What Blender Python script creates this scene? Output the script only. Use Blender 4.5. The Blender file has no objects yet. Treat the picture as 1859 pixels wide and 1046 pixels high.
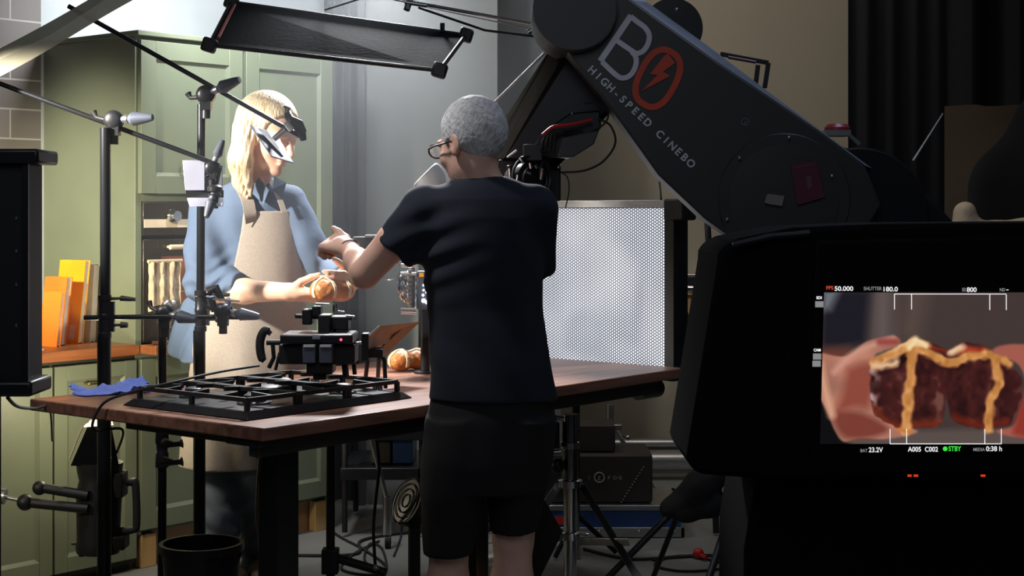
import bpy, math, random
import numpy as np
from mathutils import Vector as V, Matrix, Euler, noise
random.seed(7)
sc = bpy.context.scene
COL = sc.collection
PI = math.pi
# ------------------------------------------------------------------ camera, exposure, world, lights
W_, H_, F = 1859, 1046, 2850.0
EYE, HOR = 1.36, 385.0
def P(px, py, Y):
    """a real place: Y metres down the room, seen in the given direction"""
    return V(((px - W_/2)/F*Y, Y, EYE - (py - HOR)/F*Y))
cam_d = bpy.data.cameras.new('camera'); cam = bpy.data.objects.new('camera', cam_d); COL.objects.link(cam)
cam.location = (0, 0, EYE); cam.rotation_euler = (PI/2, 0, 0)
cam_d.sensor_width = 36; cam_d.lens = F/W_*36
cam_d.shift_y = -(H_/2 - HOR)/W_
cam_d.clip_start = .05; cam_d.clip_end = 60
sc.camera = cam
sc.view_settings.view_transform = 'Standard'; sc.view_settings.look = 'None'
sc.view_settings.exposure = 0.0; sc.view_settings.gamma = 1; sc.view_settings.use_curve_mapping = False
wd = bpy.data.worlds.new('studio'); sc.world = wd; wd.use_nodes = True
wd.node_tree.nodes['Background'].inputs[0].default_value = (.75, .8, 1, 1)
wd.node_tree.nodes['Background'].inputs[1].default_value = 0.02

def lamp(name, kind, loc, target, power, col, size=.5, size_y=None, spot=60, blend=.5):
    d = bpy.data.lights.new(name, kind); d.energy = power; d.color = col
    if kind == 'AREA':
        d.size = size
        if size_y: d.shape = 'RECTANGLE'; d.size_y = size_y
    else:
        d.shadow_soft_size = size
    if kind == 'SPOT': d.spot_size = math.radians(spot); d.spot_blend = blend
    o = bpy.data.objects.new(name, d); COL.objects.link(o); o.location = loc
    dr = V(target) - V(loc); o.rotation_euler = dr.to_track_quat('-Z', 'Y').to_euler()
    return o
# studio lamps and a few added fills, above or beside the frame; a thin haze hangs in the set
lamp('overhead_lamp', 'SPOT', (-.95, 5.85, 2.40), (-1.0, 6.9, 1.95), 75, (.93, .97, 1), .12, spot=150)
lamp('table_sheen_fill', 'SPOT', (-.55, 6.35, 2.5), (-.35, 4.50, .8), 480, (.96, .97, 1), .16, spot=50, blend=.5)  # added spot, unseen, for the white sheen on the tabletop
lamp('back_hair_fill', 'SPOT', (-1.75, 5.75, 2.5), (-.98, 5.58, 1.60), 60, (1, .97, .90), .06, spot=20, blend=.5)  # added spot that whitens the left side of the hair
lamp('hair_lamp', 'SPOT', (-2.05, 4.45, 1.95), (-.93, 5.5, 1.28), 430, (1, .93, .82), .06, spot=36, blend=.5)
lamp('side_lamp', 'SPOT', (-2.35, 3.9, 1.72), (-1.62, 6.08, 1.3), 520, (1, .93, .70), .08, spot=34, blend=1)
lamp('low_fill', 'SPOT', (-2.0, 4.3, .9), (-1.6, 5.9, .40), 14, (1, .90, .66), .05, spot=64, blend=.8)  # added warm fill from the left for the lower cabinets
lamp('fresnel_light', 'POINT', (-1.42, 5.42, .70), (0, 0, 0), 7, (1, .88, .62), .04)
lamp('table_fill', 'SPOT', (-1.35, 3.9, 3.0), (-1.0, 4.7, .8), 95, (.97, .97, 1), .12, spot=34, blend=.7)  # added general fill over the table, unseen source
lamp('back_wall_wash', 'AREA', (1.0, 6.4, 3.4), (1.6, 8.6, 1.6), 9, (1, .90, .74), 1.0)
lamp('grey_flat_wash', 'AREA', (-.35, 6.2, 3.0), (-.35, 7.3, 1.9), 10, (.92, .96, 1), .5)
lamp('front_bounce', 'AREA', (-.3, 1.2, 3.0), (0, 5, 1.0), 12, (.84, .90, 1), 1.6)
lamp('arm_edge_lamp', 'AREA', (1.2, 4.8, 3.2), (1.0, 4.6, 1.6), 8, (.7, .8, 1), .6)
lamp('man_top_lamp', 'SPOT', (-1.0, 4.2, 2.9), (-.32, 4.58, 1.45), 95, (1, .97, .96), .1, spot=25, blend=.6)

# ------------------------------------------------------------------ materials
def mat(name, col, rough=.6, metal=0, emit=None, es=0, noise_s=None, col2=None, bump=0, bscale=60, alpha=None, stretch=None,
        spec=None, trans=0, coat=0, detail=4):
    m = bpy.data.materials.new(name); m.use_nodes = True
    nt = m.node_tree; b = nt.nodes['Principled BSDF']
    b.inputs['Base Color'].default_value = (*col, 1); b.inputs['Roughness'].default_value = rough
    b.inputs['Metallic'].default_value = metal
    if spec is not None: b.inputs['Specular IOR Level'].default_value = spec
    if trans: b.inputs['Transmission Weight'].default_value = trans
    if coat: b.inputs['Coat Weight'].default_value = coat
    if alpha is not None: b.inputs['Alpha'].default_value = alpha
    if emit: b.inputs['Emission Color'].default_value = (*emit, 1); b.inputs['Emission Strength'].default_value = es
    tc = nt.nodes.new('ShaderNodeTexCoord'); mp = nt.nodes.new('ShaderNodeMapping')
    nt.links.new(tc.outputs['Object'], mp.inputs[0])
    if stretch: mp.inputs['Scale'].default_value = stretch
    if noise_s is None: noise_s = 14
    if col2 is None: col2 = tuple(c*.86 for c in col)
    n = nt.nodes.new('ShaderNodeTexNoise'); n.inputs['Scale'].default_value = noise_s; n.inputs['Detail'].default_value = detail
    nt.links.new(mp.outputs[0], n.inputs[0])
    r = nt.nodes.new('ShaderNodeValToRGB'); r.color_ramp.elements[0].position = .35; r.color_ramp.elements[1].position = .65
    r.color_ramp.elements[0].color = (*col2, 1); r.color_ramp.elements[1].color = (*col, 1)
    nt.links.new(n.outputs[0], r.inputs[0]); nt.links.new(r.outputs[0], b.inputs['Base Color'])
    if bump:
        n2 = nt.nodes.new('ShaderNodeTexNoise'); n2.inputs['Scale'].default_value = bscale; n2.inputs['Detail'].default_value = 5
        nt.links.new(mp.outputs[0], n2.inputs[0])
        bp = nt.nodes.new('ShaderNodeBump'); bp.inputs['Strength'].default_value = bump; bp.inputs['Distance'].default_value = .01
        nt.links.new(n2.outputs[0], bp.inputs['Height']); nt.links.new(bp.outputs[0], b.inputs['Normal'])
    return m
M = {}
M['green'] = mat('green_paint', (.185, .21, .14), .45, bump=.03, noise_s=3)
M['green_dark'] = mat('green_gap', (.03, .035, .025), .7)
M['white_wall'] = mat('white_plaster', (.62, .66, .68), .8, noise_s=3)
M['beige_wall'] = mat('beige_flat', (.29, .245, .175), .85, noise_s=1.2, col2=(.26, .22, .16))
M['grey_flat'] = mat('grey_flat', (.17, .175, .165), .85, noise_s=1.5)
M['grey_flat2'] = mat('darker_grey_flat', (.075, .08, .08), .85, noise_s=1.5)
M['drape'] = mat('black_drape', (.005, .005, .006), .95, bump=.2, bscale=20)
M['brown_wall'] = mat('brown_flat', (.11, .075, .05), .9, noise_s=2)
M['floor'] = mat('studio_floor', (.27, .26, .24), .5, noise_s=2.2, col2=(.2, .195, .185), bump=.05, bscale=30)
M['black'] = mat('black_plastic', (.012, .012, .013), .5)
M['black2'] = mat('black_satin_metal', (.022, .023, .027), .35, .4)
M['blackcloth'] = mat('black_cloth', (.014, .014, .016), .9, bump=.3, bscale=120)
M['rubber'] = mat('black_rubber', (.016, .016, .017), .7)
M['pole'] = mat('dark_pole_metal', (.03, .032, .037), .3, .7)
M['chrome'] = mat('chrome', (.62, .64, .66), .18, 1)
M['alu'] = mat('brushed_aluminium', (.5, .5, .5), .35, .9, stretch=(1, 1, 8))
M['brass'] = mat('brass', (.75, .55, .2), .25, 1)
M['knob'] = mat('blue_grey_plastic', (.08, .095, .13), .45)
M['card'] = mat('grey_foam_card', (.22, .23, .30), .7)
M['white'] = mat('white_plastic', (.7, .7, .68), .5)
M['paper'] = mat('page_paper', (.75, .68, .58), .8, stretch=(1, 1, 40), noise_s=20)
M['skin_m'] = mat('man_skin', (.80, .50, .39), .5, noise_s=25, col2=(.74, .43, .33), bump=.08, bscale=160)
M['skin_w'] = mat('woman_skin', (.74, .46, .33), .5, noise_s=20, col2=(.68, .39, .28), bump=.05, bscale=160)
M['hair_m'] = mat('grey_hair', (.78, .78, .80), .7, noise_s=90, col2=(.50, .50, .52), bump=.6, bscale=220, detail=6, stretch=(1, 1, .45))
M['hair_w'] = mat('blonde_hair', (.90, .76, .52), .45, noise_s=120, col2=(.62, .42, .22), bump=.6, bscale=140, stretch=(1, 1, .07))
M['navy'] = mat('navy_jersey', (.010, .0155, .028), .95, bump=.15, bscale=14, noise_s=10)
M['shorts'] = mat('black_cotton', (.008, .008, .01), .9, bump=.1, bscale=18)
M['denim'] = mat('chambray', (.09, .135, .22), .85, bump=.3, bscale=16, noise_s=220, col2=(.085, .125, .20))
M['jeans'] = mat('dark_jeans', (.11, .145, .20), .85, bump=.3, bscale=22, noise_s=250)
M['linen'] = mat('beige_linen', (.34, .295, .25), .9, bump=.25, bscale=12, noise_s=200, col2=(.29, .25, .21))
M['dough'] = mat('baked_crust', (.60, .24, .065), .35, noise_s=28, col2=(.38, .12, .03), bump=.5, bscale=60)
M['cross'] = mat('pale_dough', (.85, .68, .45), .5, noise_s=50, bump=.2)
M['blue_cloth'] = mat('blue_cleaning_cloth', (.25, .34, .88), .9, bump=.5, bscale=80)
M['orange'] = mat('orange_cover', (.92, .25, .025), .4, noise_s=2, col2=(.9, .2, .03))
M['red_orange'] = mat('red_orange_cover', (.88, .15, .03), .4, noise_s=3, col2=(.85, .22, .02))
M['yellow'] = mat('amber_cover', (.92, .42, .015), .4, noise_s=5, col2=(.9, .33, .01))
M['olive'] = mat('olive_cover', (.45, .30, .05), .5)
M['monitor_black'] = mat('monitor_black', (.003, .003, .004), .8, spec=.08)
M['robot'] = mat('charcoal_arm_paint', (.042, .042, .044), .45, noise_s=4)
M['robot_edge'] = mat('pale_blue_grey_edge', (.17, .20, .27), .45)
M['red'] = mat('red_paint', (.75, .075, .03), .5)
M['lettering'] = mat('pale_lettering', (.78, .80, .90), .5)
M['worktop'] = mat('oiled_worktop', (.38, .13, .045), .35, noise_s=5, col2=(.27, .085, .03), stretch=(1, 12, 12))
M['plywood'] = mat('plywood', (.45, .27, .14), .6, noise_s=6, stretch=(1, 8, 8))
M['pinewood'] = mat('pine', (.62, .38, .16), .6, noise_s=6, stretch=(1, 1, .2))
M['bluecase'] = mat('blue_case_laminate', (.03, .085, .26), .4)
M['brown_case'] = mat('dark_brown_case', (.055, .043, .035), .6)
M['red_cable'] = mat('red_plastic', (.6, .02, .02), .4)
M['foil'] = mat('crumpled_foil', (.65, .6, .55), .25, 1, bump=.8, bscale=18)
M['towel'] = mat('cream_towel', (.66, .52, .36), .9, bump=.4, bscale=60)
M['oven_steel'] = mat('dark_oven_steel', (.07, .055, .045), .3, .7)
M['oven_glass'] = mat('oven_glass', (.22, .075, .035), .12, 0, emit=(1, .28, .1), es=.10)  # lit oven interior put into the glass as a faint glow
M['cream'] = mat('cream_strip', (.8, .66, .48), .35)
M['gel'] = mat('translucent_diffusion', (.62, .58, .42), .6, alpha=.9)
M['redtag'] = mat('burgundy_sticker', (.12, .018, .045), .5)
M['brownhose'] = mat('brown_hose', (.09, .045, .03), .6)
M['glass'] = mat('clear_glass', (.9, .9, .9), .05, trans=1)

# ------------------------------------------------------------------ mesh helpers
I4 = Matrix.Identity(4)
class MB:
    def __init__(s): s.v = []; s.f = []
    def add(s, vs, fs):
        n = len(s.v); s.v += [V(v) for v in vs]; s.f += [tuple(i + n for i in f) for f in fs]; return s
    def box(s, c, d, rot=None):
        c = V(c); h = V(d)/2; vs = []
        for x in (-1, 1):
            for y in (-1, 1):
                for z in (-1, 1):
                    p = V((x*h.x, y*h.y, z*h.z))
                    if rot is not None: p = rot @ p
                    vs.append(c + p)
        return s.add(vs, [(0,1,3,2),(4,6,7,5),(0,4,5,1),(2,3,7,6),(0,2,6,4),(1,5,7,3)])
    def b2(s, lo, hi):
        lo, hi = V(lo), V(hi); return s.box((lo+hi)/2, hi-lo)
    def hexa(s, a, b):          # a,b: matching 4-point loops
        return s.add(list(a)+list(b), [(3,2,1,0),(4,5,6,7),(0,1,5,4),(1,2,6,5),(2,3,7,6),(3,0,4,7)])
    def prism(s, pts, ext):
        n = len(pts); e = V(ext); pts = [V(p) for p in pts]
        fs = [tuple(range(n))[::-1], tuple(range(n, 2*n))] + [(i, (i+1) % n, n+(i+1) % n, n+i) for i in range(n)]
        return s.add(pts + [p+e for p in pts], fs)
    def tube(s, path, r, n=10, cap=True):
        path = [V(p) for p in path]; N = len(path)
        rs = r if isinstance(r, (list, tuple)) else [r]*N
        up = None; vs = []
        for i, p in enumerate(path):
            t = (path[min(i+1, N-1)] - path[max(i-1, 0)]).normalized()
            if up is None:
                up = t.orthogonal().normalized()
            else:
                up = (up - t*up.dot(t))
                up = up.normalized() if up.length > 1e-6 else t.orthogonal().normalized()
            b = t.cross(up)
            for k in range(n):
                a = 2*PI*k/n; vs.append(p + (up*math.cos(a) + b*math.sin(a))*rs[i])
        fs = []
        for i in range(N-1):
            for k in range(n):
                fs.append((i*n+k, i*n+(k+1) % n, (i+1)*n+(k+1) % n, (i+1)*n+k))
        if cap: fs += [tuple(range(n))[::-1], tuple(range((N-1)*n, N*n))]
        return s.add(vs, fs)
    def cyl(s, a, b, r, r2=None, n=20): return s.tube([a, b], [r, r if r2 is None else r2], n)
    def lathe(s, o, ax, prof, n=28):     # prof: (radius, distance along axis)
        o = V(o); ax = V(ax).normalized(); return s.tube_prof(o, ax, prof, n)
    def tube_prof(s, o, ax, prof, n):
        u = ax.orthogonal().normalized(); w = ax.cross(u); vs = []
        for r, h in prof:
            for k in range(n):
                a = 2*PI*k/n; vs.append(o + ax*h + (u*math.cos(a)+w*math.sin(a))*max(r, 1e-5))
        fs = []; N = len(prof)
        for i in range(N-1):
            for k in range(n): fs.append((i*n+k, i*n+(k+1) % n, (i+1)*n+(k+1) % n, (i+1)*n+k))
        fs += [tuple(range(n))[::-1], tuple(range((N-1)*n, N*n))]
        return s.add(vs, fs)
    def sph(s, c, r, n=14):
        R = V((r, r, r)) if not hasattr(r, '__len__') else V(r); c = V(c); vs = []; fs = []
        for i in range(1, n):
            for k in range(2*n):
                a = PI*i/n; b = PI*k/n
                vs.append(c + V((R.x*math.sin(a)*math.cos(b), R.y*math.sin(a)*math.sin(b), R.z*math.cos(a))))
        m = 2*n
        for i in range(n-2):
            for k in range(m): fs.append((i*m+k, (i+1)*m+k, (i+1)*m+(k+1) % m, i*m+(k+1) % m))
        vs += [c+V((0,0,R.z)), c-V((0,0,R.z))]; t = len(vs)-2
        for k in range(m): fs.append((t, k, (k+1) % m)); fs.append((t+1, (n-2)*m+(k+1) % m, (n-2)*m+k))
        return s.add(vs, fs)
    def torus(s, c, ax, R, r, n=28, m=8, a0=0, a1=2*PI):
        c = V(c); ax = V(ax).normalized(); u = ax.orthogonal().normalized(); w = ax.cross(u)
        pts = [c + (u*math.cos(a)+w*math.sin(a))*R for a in [a0+(a1-a0)*i/n for i in range(n+1)]]
        return s.tube(pts, r, m)
    def build(s, name, m, parent=None, M4=I4, bevel=0, smooth=True):
        me = bpy.data.meshes.new(name)
        vs = s.v; org = V((0, 0, 0))
        if parent is None and M4 == I4 and vs:
            lo = V([min(v[i] for v in vs) for i in range(3)]); hi = V([max(v[i] for v in vs) for i in range(3)])
            org = V(((lo.x+hi.x)/2, (lo.y+hi.y)/2, lo.z))
        me.from_pydata([tuple(v-org) for v in vs], [], s.f); me.materials.append(m)
        if smooth:
            me.polygons.foreach_set('use_smooth', [True]*len(me.polygons))
            try: me.set_sharp_from_angle(angle=math.radians(38))
            except Exception: pass
        o = bpy.data.objects.new(name, me); COL.objects.link(o)
        MW = M4 @ Matrix.Translation(org)
        if parent is not None:
            o.parent = parent; o.matrix_basis = wmat(parent).inverted() @ MW
        else: o.matrix_basis = MW
        if bevel:
            b = o.modifiers.new('bevel', 'BEVEL'); b.width = bevel; b.segments = 2; b.limit_method = 'ANGLE'
        return o
def wmat(o):
    return wmat(o.parent) @ o.matrix_basis if o.parent else o.matrix_basis.copy()
def tag(o, label=None, cat=None, group=None, kind=None):
    if label: o['label'] = label
    if cat: o['category'] = cat
    if group: o['group'] = group
    if kind: o['kind'] = kind
    return o
def thing(name, label, cat, loc=(0,0,0), rz=0, group=None):
    o = bpy.data.objects.new(name, None); COL.objects.link(o); o.empty_display_size = .1
    o.matrix_basis = Matrix.Translation(V(loc)) @ Matrix.Rotation(rz, 4, 'Z')
    return tag(o, label, cat, group)
def spline(pts, k=8):
    pts = [V(p) for p in pts]; out = []
    for i in range(len(pts)-1):
        p0 = pts[max(i-1, 0)]; p1 = pts[i]; p2 = pts[i+1]; p3 = pts[min(i+2, len(pts)-1)]
        for j in range(k):
            t = j/k
            out.append(.5*((2*p1) + (p2-p0)*t + (2*p0-5*p1+4*p2-p3)*t*t + (3*p1-p0-3*p2+p3)*t**3))
    return out + [pts[-1]]
def text(body, m, parent, origin, xdir, ydir, size, ext=.001, name='lettering', spacing=1.0, width=None, bold=0):
    cu = bpy.data.curves.new('t', 'FONT'); cu.body = body; cu.size = 1; cu.space_character = spacing; cu.offset = bold
    o = bpy.data.objects.new('t', cu); COL.objects.link(o); bpy.context.view_layer.update()
    me = bpy.data.meshes.new_from_object(o.evaluated_get(bpy.context.evaluated_depsgraph_get()))
    bpy.data.objects.remove(o)
    x = V(xdir).normalized(); y = V(ydir).normalized(); z = x.cross(y).normalized()
    ws = [v.co.x for v in me.vertices]; w = max(ws)-min(ws); x0 = min(ws)
    sx = (width/w) if width else size
    mb = MB(); mb.v = [V(origin) + x*((v.co.x-x0)*sx) + y*(v.co.y*size) + z*ext for v in me.vertices]
    mb.f = [tuple(p.vertices) for p in me.polygons]
    bpy.data.meshes.remove(me)
    return mb.build(name, m, parent, smooth=False)

# ------------------------------------------------------------------ implicit surfaces (bodies, clothes, bread)
def smin(a, b, k):
    if k <= 0: return np.minimum(a, b)
    h = np.clip(.5 + .5*(b-a)/k, 0, 1); return b*(1-h) + a*h - k*h*(1-h)
def smax(a, b, k): return -smin(-a, -b, k)
def ell(X, c, r):
    q = [(X[i]-c[i])/r[i] for i in range(3)]
    k0 = np.sqrt(q[0]**2+q[1]**2+q[2]**2) + 1e-9
    g = np.sqrt(sum((q[i]/r[i])**2 for i in range(3))) + 1e-9
    return k0*(k0-1)/g
def cone(X, a, b, r1, r2, flat=None):
    a = np.array(a, float); b = np.array(b, float); ba = b-a
    p = [X[i]-a[i] for i in range(3)]
    t = np.clip((p[0]*ba[0]+p[1]*ba[1]+p[2]*ba[2])/(ba@ba), 0, 1)
    d = np.sqrt(sum((p[i]-ba[i]*t)**2 for i in range(3)))
    return d - (r1+(r2-r1)*t)
def chain(X, pts, rs, k=.01):
    f = None
    for i in range(len(pts)-1):
        g = cone(X, pts[i], pts[i+1], rs[i], rs[i+1]); f = g if f is None else smin(f, g, k)
    return f
def loft(X, rows, rot=0, cap=True):
    """rows: (z, cx, cy, a, b) from any order; elliptic cross sections"""
    rows = sorted(rows); R = np.array(rows, float); z = X[2]
    g = [np.interp(z, R[:, 0], R[:, i]) for i in range(1, 5)]
    x = X[0]-g[0]; y = X[1]-g[1]; c, s = math.cos(rot), math.sin(rot)
    x, y = x*c+y*s, -x*s+y*c
    q = np.sqrt((x/g[2])**2+(y/g[3])**2)+1e-9
    gr = np.sqrt((x/g[2]**2)**2+(y/g[3]**2)**2)+1e-9
    f = q*(q-1)/gr
    if cap: f = np.maximum(f, np.maximum(R[0, 0]-z, z-R[-1, 0]))
    return f
def plane(X, p, n):
    n = np.array(n, float); n /= np.linalg.norm(n); return sum((X[i]-p[i])*n[i] for i in range(3))
def local(X, o, R):   # R 3x3 columns are the local axes
    d = [X[i]-o[i] for i in range(3)]
    return [d[0]*R[0][j]+d[1]*R[1][j]+d[2]*R[2][j] for j in range(3)]
def iso(fn, lo, hi, h, name, m, parent=None, label=None):
    lo = np.array(lo, float); hi = np.array(hi, float); n = np.ceil((hi-lo)/h).astype(int)+1
    ax = [lo[i]+h*np.arange(n[i]) for i in range(3)]
    B = 12; cc = [np.arange(0, n[i], B)*h+lo[i]+h*(B-1)/2 for i in range(3)]
    fc = fn(np.meshgrid(*cc, indexing='ij')); f = np.repeat(np.repeat(np.repeat(fc, B, 0), B, 1), B, 2)[:n[0], :n[1], :n[2]].copy()
    for bi, bj, bk in np.argwhere(np.abs(fc) < h*B*1.25+.02):
        sl = tuple(slice(q*B, min((q+1)*B, n[i])) for i, q in enumerate((bi, bj, bk)))
        f[sl] = fn(np.meshgrid(ax[0][sl[0]], ax[1][sl[1]], ax[2][sl[2]], indexing='ij'))
    f[0]=np.maximum(f[0],h*.5); f[-1]=np.maximum(f[-1],h*.5); f[:,0]=np.maximum(f[:,0],h*.5); f[:,-1]=np.maximum(f[:,-1],h*.5)
    f[:,:,0]=np.maximum(f[:,:,0],h*.5); f[:,:,-1]=np.maximum(f[:,:,-1],h*.5)
    ins = f < 0
    acc = np.zeros(tuple(n-1)+(3,)); cnt = np.zeros(tuple(n-1))
    for a in range(3):
        o1, o2 = [i for i in range(3) if i != a]
        sl0 = [slice(None)]*3; sl1 = [slice(None)]*3; sl0[a] = slice(0, -1); sl1[a] = slice(1, None)
        f0, f1 = f[tuple(sl0)], f[tuple(sl1)]; cr = (f0 < 0) != (f1 < 0)
        t = np.where(cr, f0/np.where(cr, f0-f1, 1), 0)
        for d1 in (0, 1):
            for d2 in (0, 1):
                s = [None]*3; s[a] = slice(None)
                s[o1] = slice(d1, n[o1]-1+d1); s[o2] = slice(d2, n[o2]-1+d2); s = tuple(s)
                c = cr[s]; cnt += c; acc[..., a] += np.where(c, t[s], 0); acc[..., o1] += c*d1; acc[..., o2] += c*d2
    on = cnt > 0; idx = -np.ones(cnt.shape, int); idx[on] = np.arange(on.sum())
    cell = np.argwhere(on); vs = lo + h*(cell + acc[on]/cnt[on][:, None]); quads = []
    for a in range(3):
        o1, o2 = (a+1) % 3, (a+2) % 3
        sl0 = [slice(None)]*3; sl1 = [slice(None)]*3; sl0[a] = slice(0, -1); sl1[a] = slice(1, None)
        i0, i1 = ins[tuple(sl0)], ins[tuple(sl1)]
        e = np.argwhere(i0 != i1)
        e = e[(e[:, o1] > 0) & (e[:, o2] > 0) & (e[:, o1] < n[o1]-1) & (e[:, o2] < n[o2]-1)]
        fl = i0[tuple(e.T)]
        def at(d1, d2):
            q = e.copy(); q[:, o1] -= d1; q[:, o2] -= d2; return idx[tuple(q.T)]
        Q = np.stack([at(1, 1), at(0, 1), at(0, 0), at(1, 0)], 1); Q[~fl] = Q[~fl][:, ::-1]; quads.append(Q)
    Q = np.concatenate(quads)
    org = wmat(parent).translation if parent is not None else V(((lo[0]+hi[0])/2, (lo[1]+hi[1])/2, vs[:, 2].min()))
    me = bpy.data.meshes.new(name); me.from_pydata((vs-np.array(org)).tolist(), [], Q.tolist()); me.materials.append(m)
    me.polygons.foreach_set('use_smooth', [True]*len(me.polygons))
    o = bpy.data.objects.new(name, me); COL.objects.link(o)
    if parent is not None: o.parent = parent
    else: o.location = org
    sm = o.modifiers.new('smooth', 'SMOOTH'); sm.factor = .5; sm.iterations = 2
    if label: o['label'] = label
    return o

# ================================================================== THE SETTING
U = V((.64, .768, 0)).normalized(); Vv = V((-U.y, U.x, 0))
C0 = V((-1.431, 5.96, 0)); KA = math.atan2(U.y, U.x)
KM = Matrix.Translation(C0) @ Matrix.Rotation(KA, 4, 'Z')       # kitchen frame: x along the cabinet fronts, y into the wall, z up
def K(s, t, z): return KM @ V((s, t, z))
def struct(name, mb, m, M4=I4, **k): return tag(mb.build(name, m, None, M4, **k), kind='structure')
struct('floor', MB().b2((-6, -1.5, -.05), (6, 11, 0)), M['floor'])
def tile_mat():
    m = mat('grey_brick_tile', (.2, .18, .17), .35); nt = m.node_tree; b = nt.nodes['Principled BSDF']
    br = nt.nodes.new('ShaderNodeTexBrick'); br.inputs['Scale'].default_value = 1
    br.inputs['Brick Width'].default_value = .30; br.inputs['Row Height'].default_value = .118; br.inputs['Mortar Size'].default_value = .0035
    br.inputs['Color1'].default_value = (.20, .175, .165, 1); br.inputs['Color2'].default_value = (.25, .22, .21, 1)
    br.inputs['Mortar'].default_value = (.52, .49, .47, 1)
    tc = nt.nodes.new('ShaderNodeTexCoord'); sp = nt.nodes.new('ShaderNodeSeparateXYZ'); cb = nt.nodes.new('ShaderNodeCombineXYZ')
    nt.links.new(tc.outputs['Object'], sp.inputs[0]); nt.links.new(sp.outputs[0], cb.inputs[0]); nt.links.new(sp.outputs[2], cb.inputs[1])
    nt.links.new(cb.outputs[0], br.inputs[0]); nt.links.new(br.outputs[0], b.inputs['Base Color']); return m
struct('wall_left', MB().b2((-3.0, .605, 0), (-.01, .68, 2.9)), tile_mat(), KM)
struct('wall_kitchen', MB().b2((-.01, .605, 0), (1.75, .68, 2.9)), M['white_wall'], KM)
struct('wall_back', MB().b2((-1.2, 8.2, 0), (6, 8.3, 4.2)), M['beige_wall'])
struct('wall_right', MB().b2((2.0, 7.7, 0), (6, 7.8, 4.2)), M['brown_wall'])
pp = MB().cyl((.4, 7.95, .10), (3.2, 7.95, .10), .05); pp.cyl((.4, 8.05, .17), (3.2, 8.05, .17), .03)
struct('trim_1', pp, M['alu'])

def single(name, mb, m, label, cat, group=None, kind=None, M4=I4, **k):
    return tag(mb.build(name, m, None, M4, **k), label, cat, group, kind)
# studio flats and drapes
t = thing('studio_flat', 'tall grey studio flat standing behind the woman and the man', 'scenery flat', (-.55, 7.25, 0))
MB().hexa([P(652, 385, 7.3).xy.to_3d(), P(903, 385, 7.25).xy.to_3d(), P(903, 385, 7.30).xy.to_3d(), P(652, 385, 7.35).xy.to_3d()],
          [P(652, 385, 7.3).xy.to_3d()+V((0,0,2.9)), P(903, 385, 7.25).xy.to_3d()+V((0,0,2.9)), P(903, 385, 7.30).xy.to_3d()+V((0,0,2.9)), P(652, 385, 7.35).xy.to_3d()+V((0,0,2.9))]).build('panel', M['grey_flat'], t)
MB().box((P(657, 385, 7.28).x, 7.28, 1.45), (.03, .03, 2.9)).build('edge_batten', M['grey_flat2'], t)
MB().box((P(770, 385, 7.3).x, 7.38, .04), (.5, .12, .08)).build('foot', M['black'], t)
t = thing('studio_flat', 'dark grey studio flat standing directly left of the beige wall', 'scenery flat', (.1, 7.5, 0))
MB().b2((P(895, 0, 7.5).x, 7.5, 0), (P(1018, 0, 7.5).x, 7.55, 3.0)).build('panel', M['grey_flat2'], t)
MB().box((.1, 7.6, .04), (.3, .15, .08)).build('foot', M['black'], t)
# dark narrow drape between cabinet and flat, folded
def drape(name, x0, x1, y, z0, z1, amp, nw, m, label, cat='curtain'):
    n = 90; mb = MB(); vs = []
    for i in range(n+1):
        x = x0+(x1-x0)*i/n; dy = amp*math.sin(i/n*nw*2*PI) + amp*.4*math.sin(i/n*nw*5.1+1)
        for z in (z0, z1): vs += [(x, y+dy, z), (x, y+dy+.012, z)]
    fs = []
    for i in range(n):
        a = 4*i; b = a+4
        fs += [(a, b, b+2, a+2), (a+1, a+3, b+3, b+1), (a+2, b+2, b+3, a+3), (a, a+1, b+1, b)]
    fs += [(0, 2, 3, 1), (4*n, 4*n+1, 4*n+3, 4*n+2)]
    mb.add(vs, fs); return single(name, mb, m, label, cat)
drape('dark_drape', P(588, 0, 7.42).x, P(668, 0, 7.42).x, 7.42, 0, 2.9, .02, 3, M['grey_flat2'], 'narrow dark grey drape hanging between the green cabinet and the grey flat')
drape('black_drape', P(1541, 0, 6.6).x, P(1715, 0, 6.6).x, 6.6, 0, 3.3, .014, 4, M['drape'], 'tall black drape to the right of the beige wall')
drape('black_drape', P(1700, 0, 7.2).x, 3.6, 7.2, 1.85, 3.4, .04, 8, M['drape'], 'black drape hanging high in the top right corner')

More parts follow.
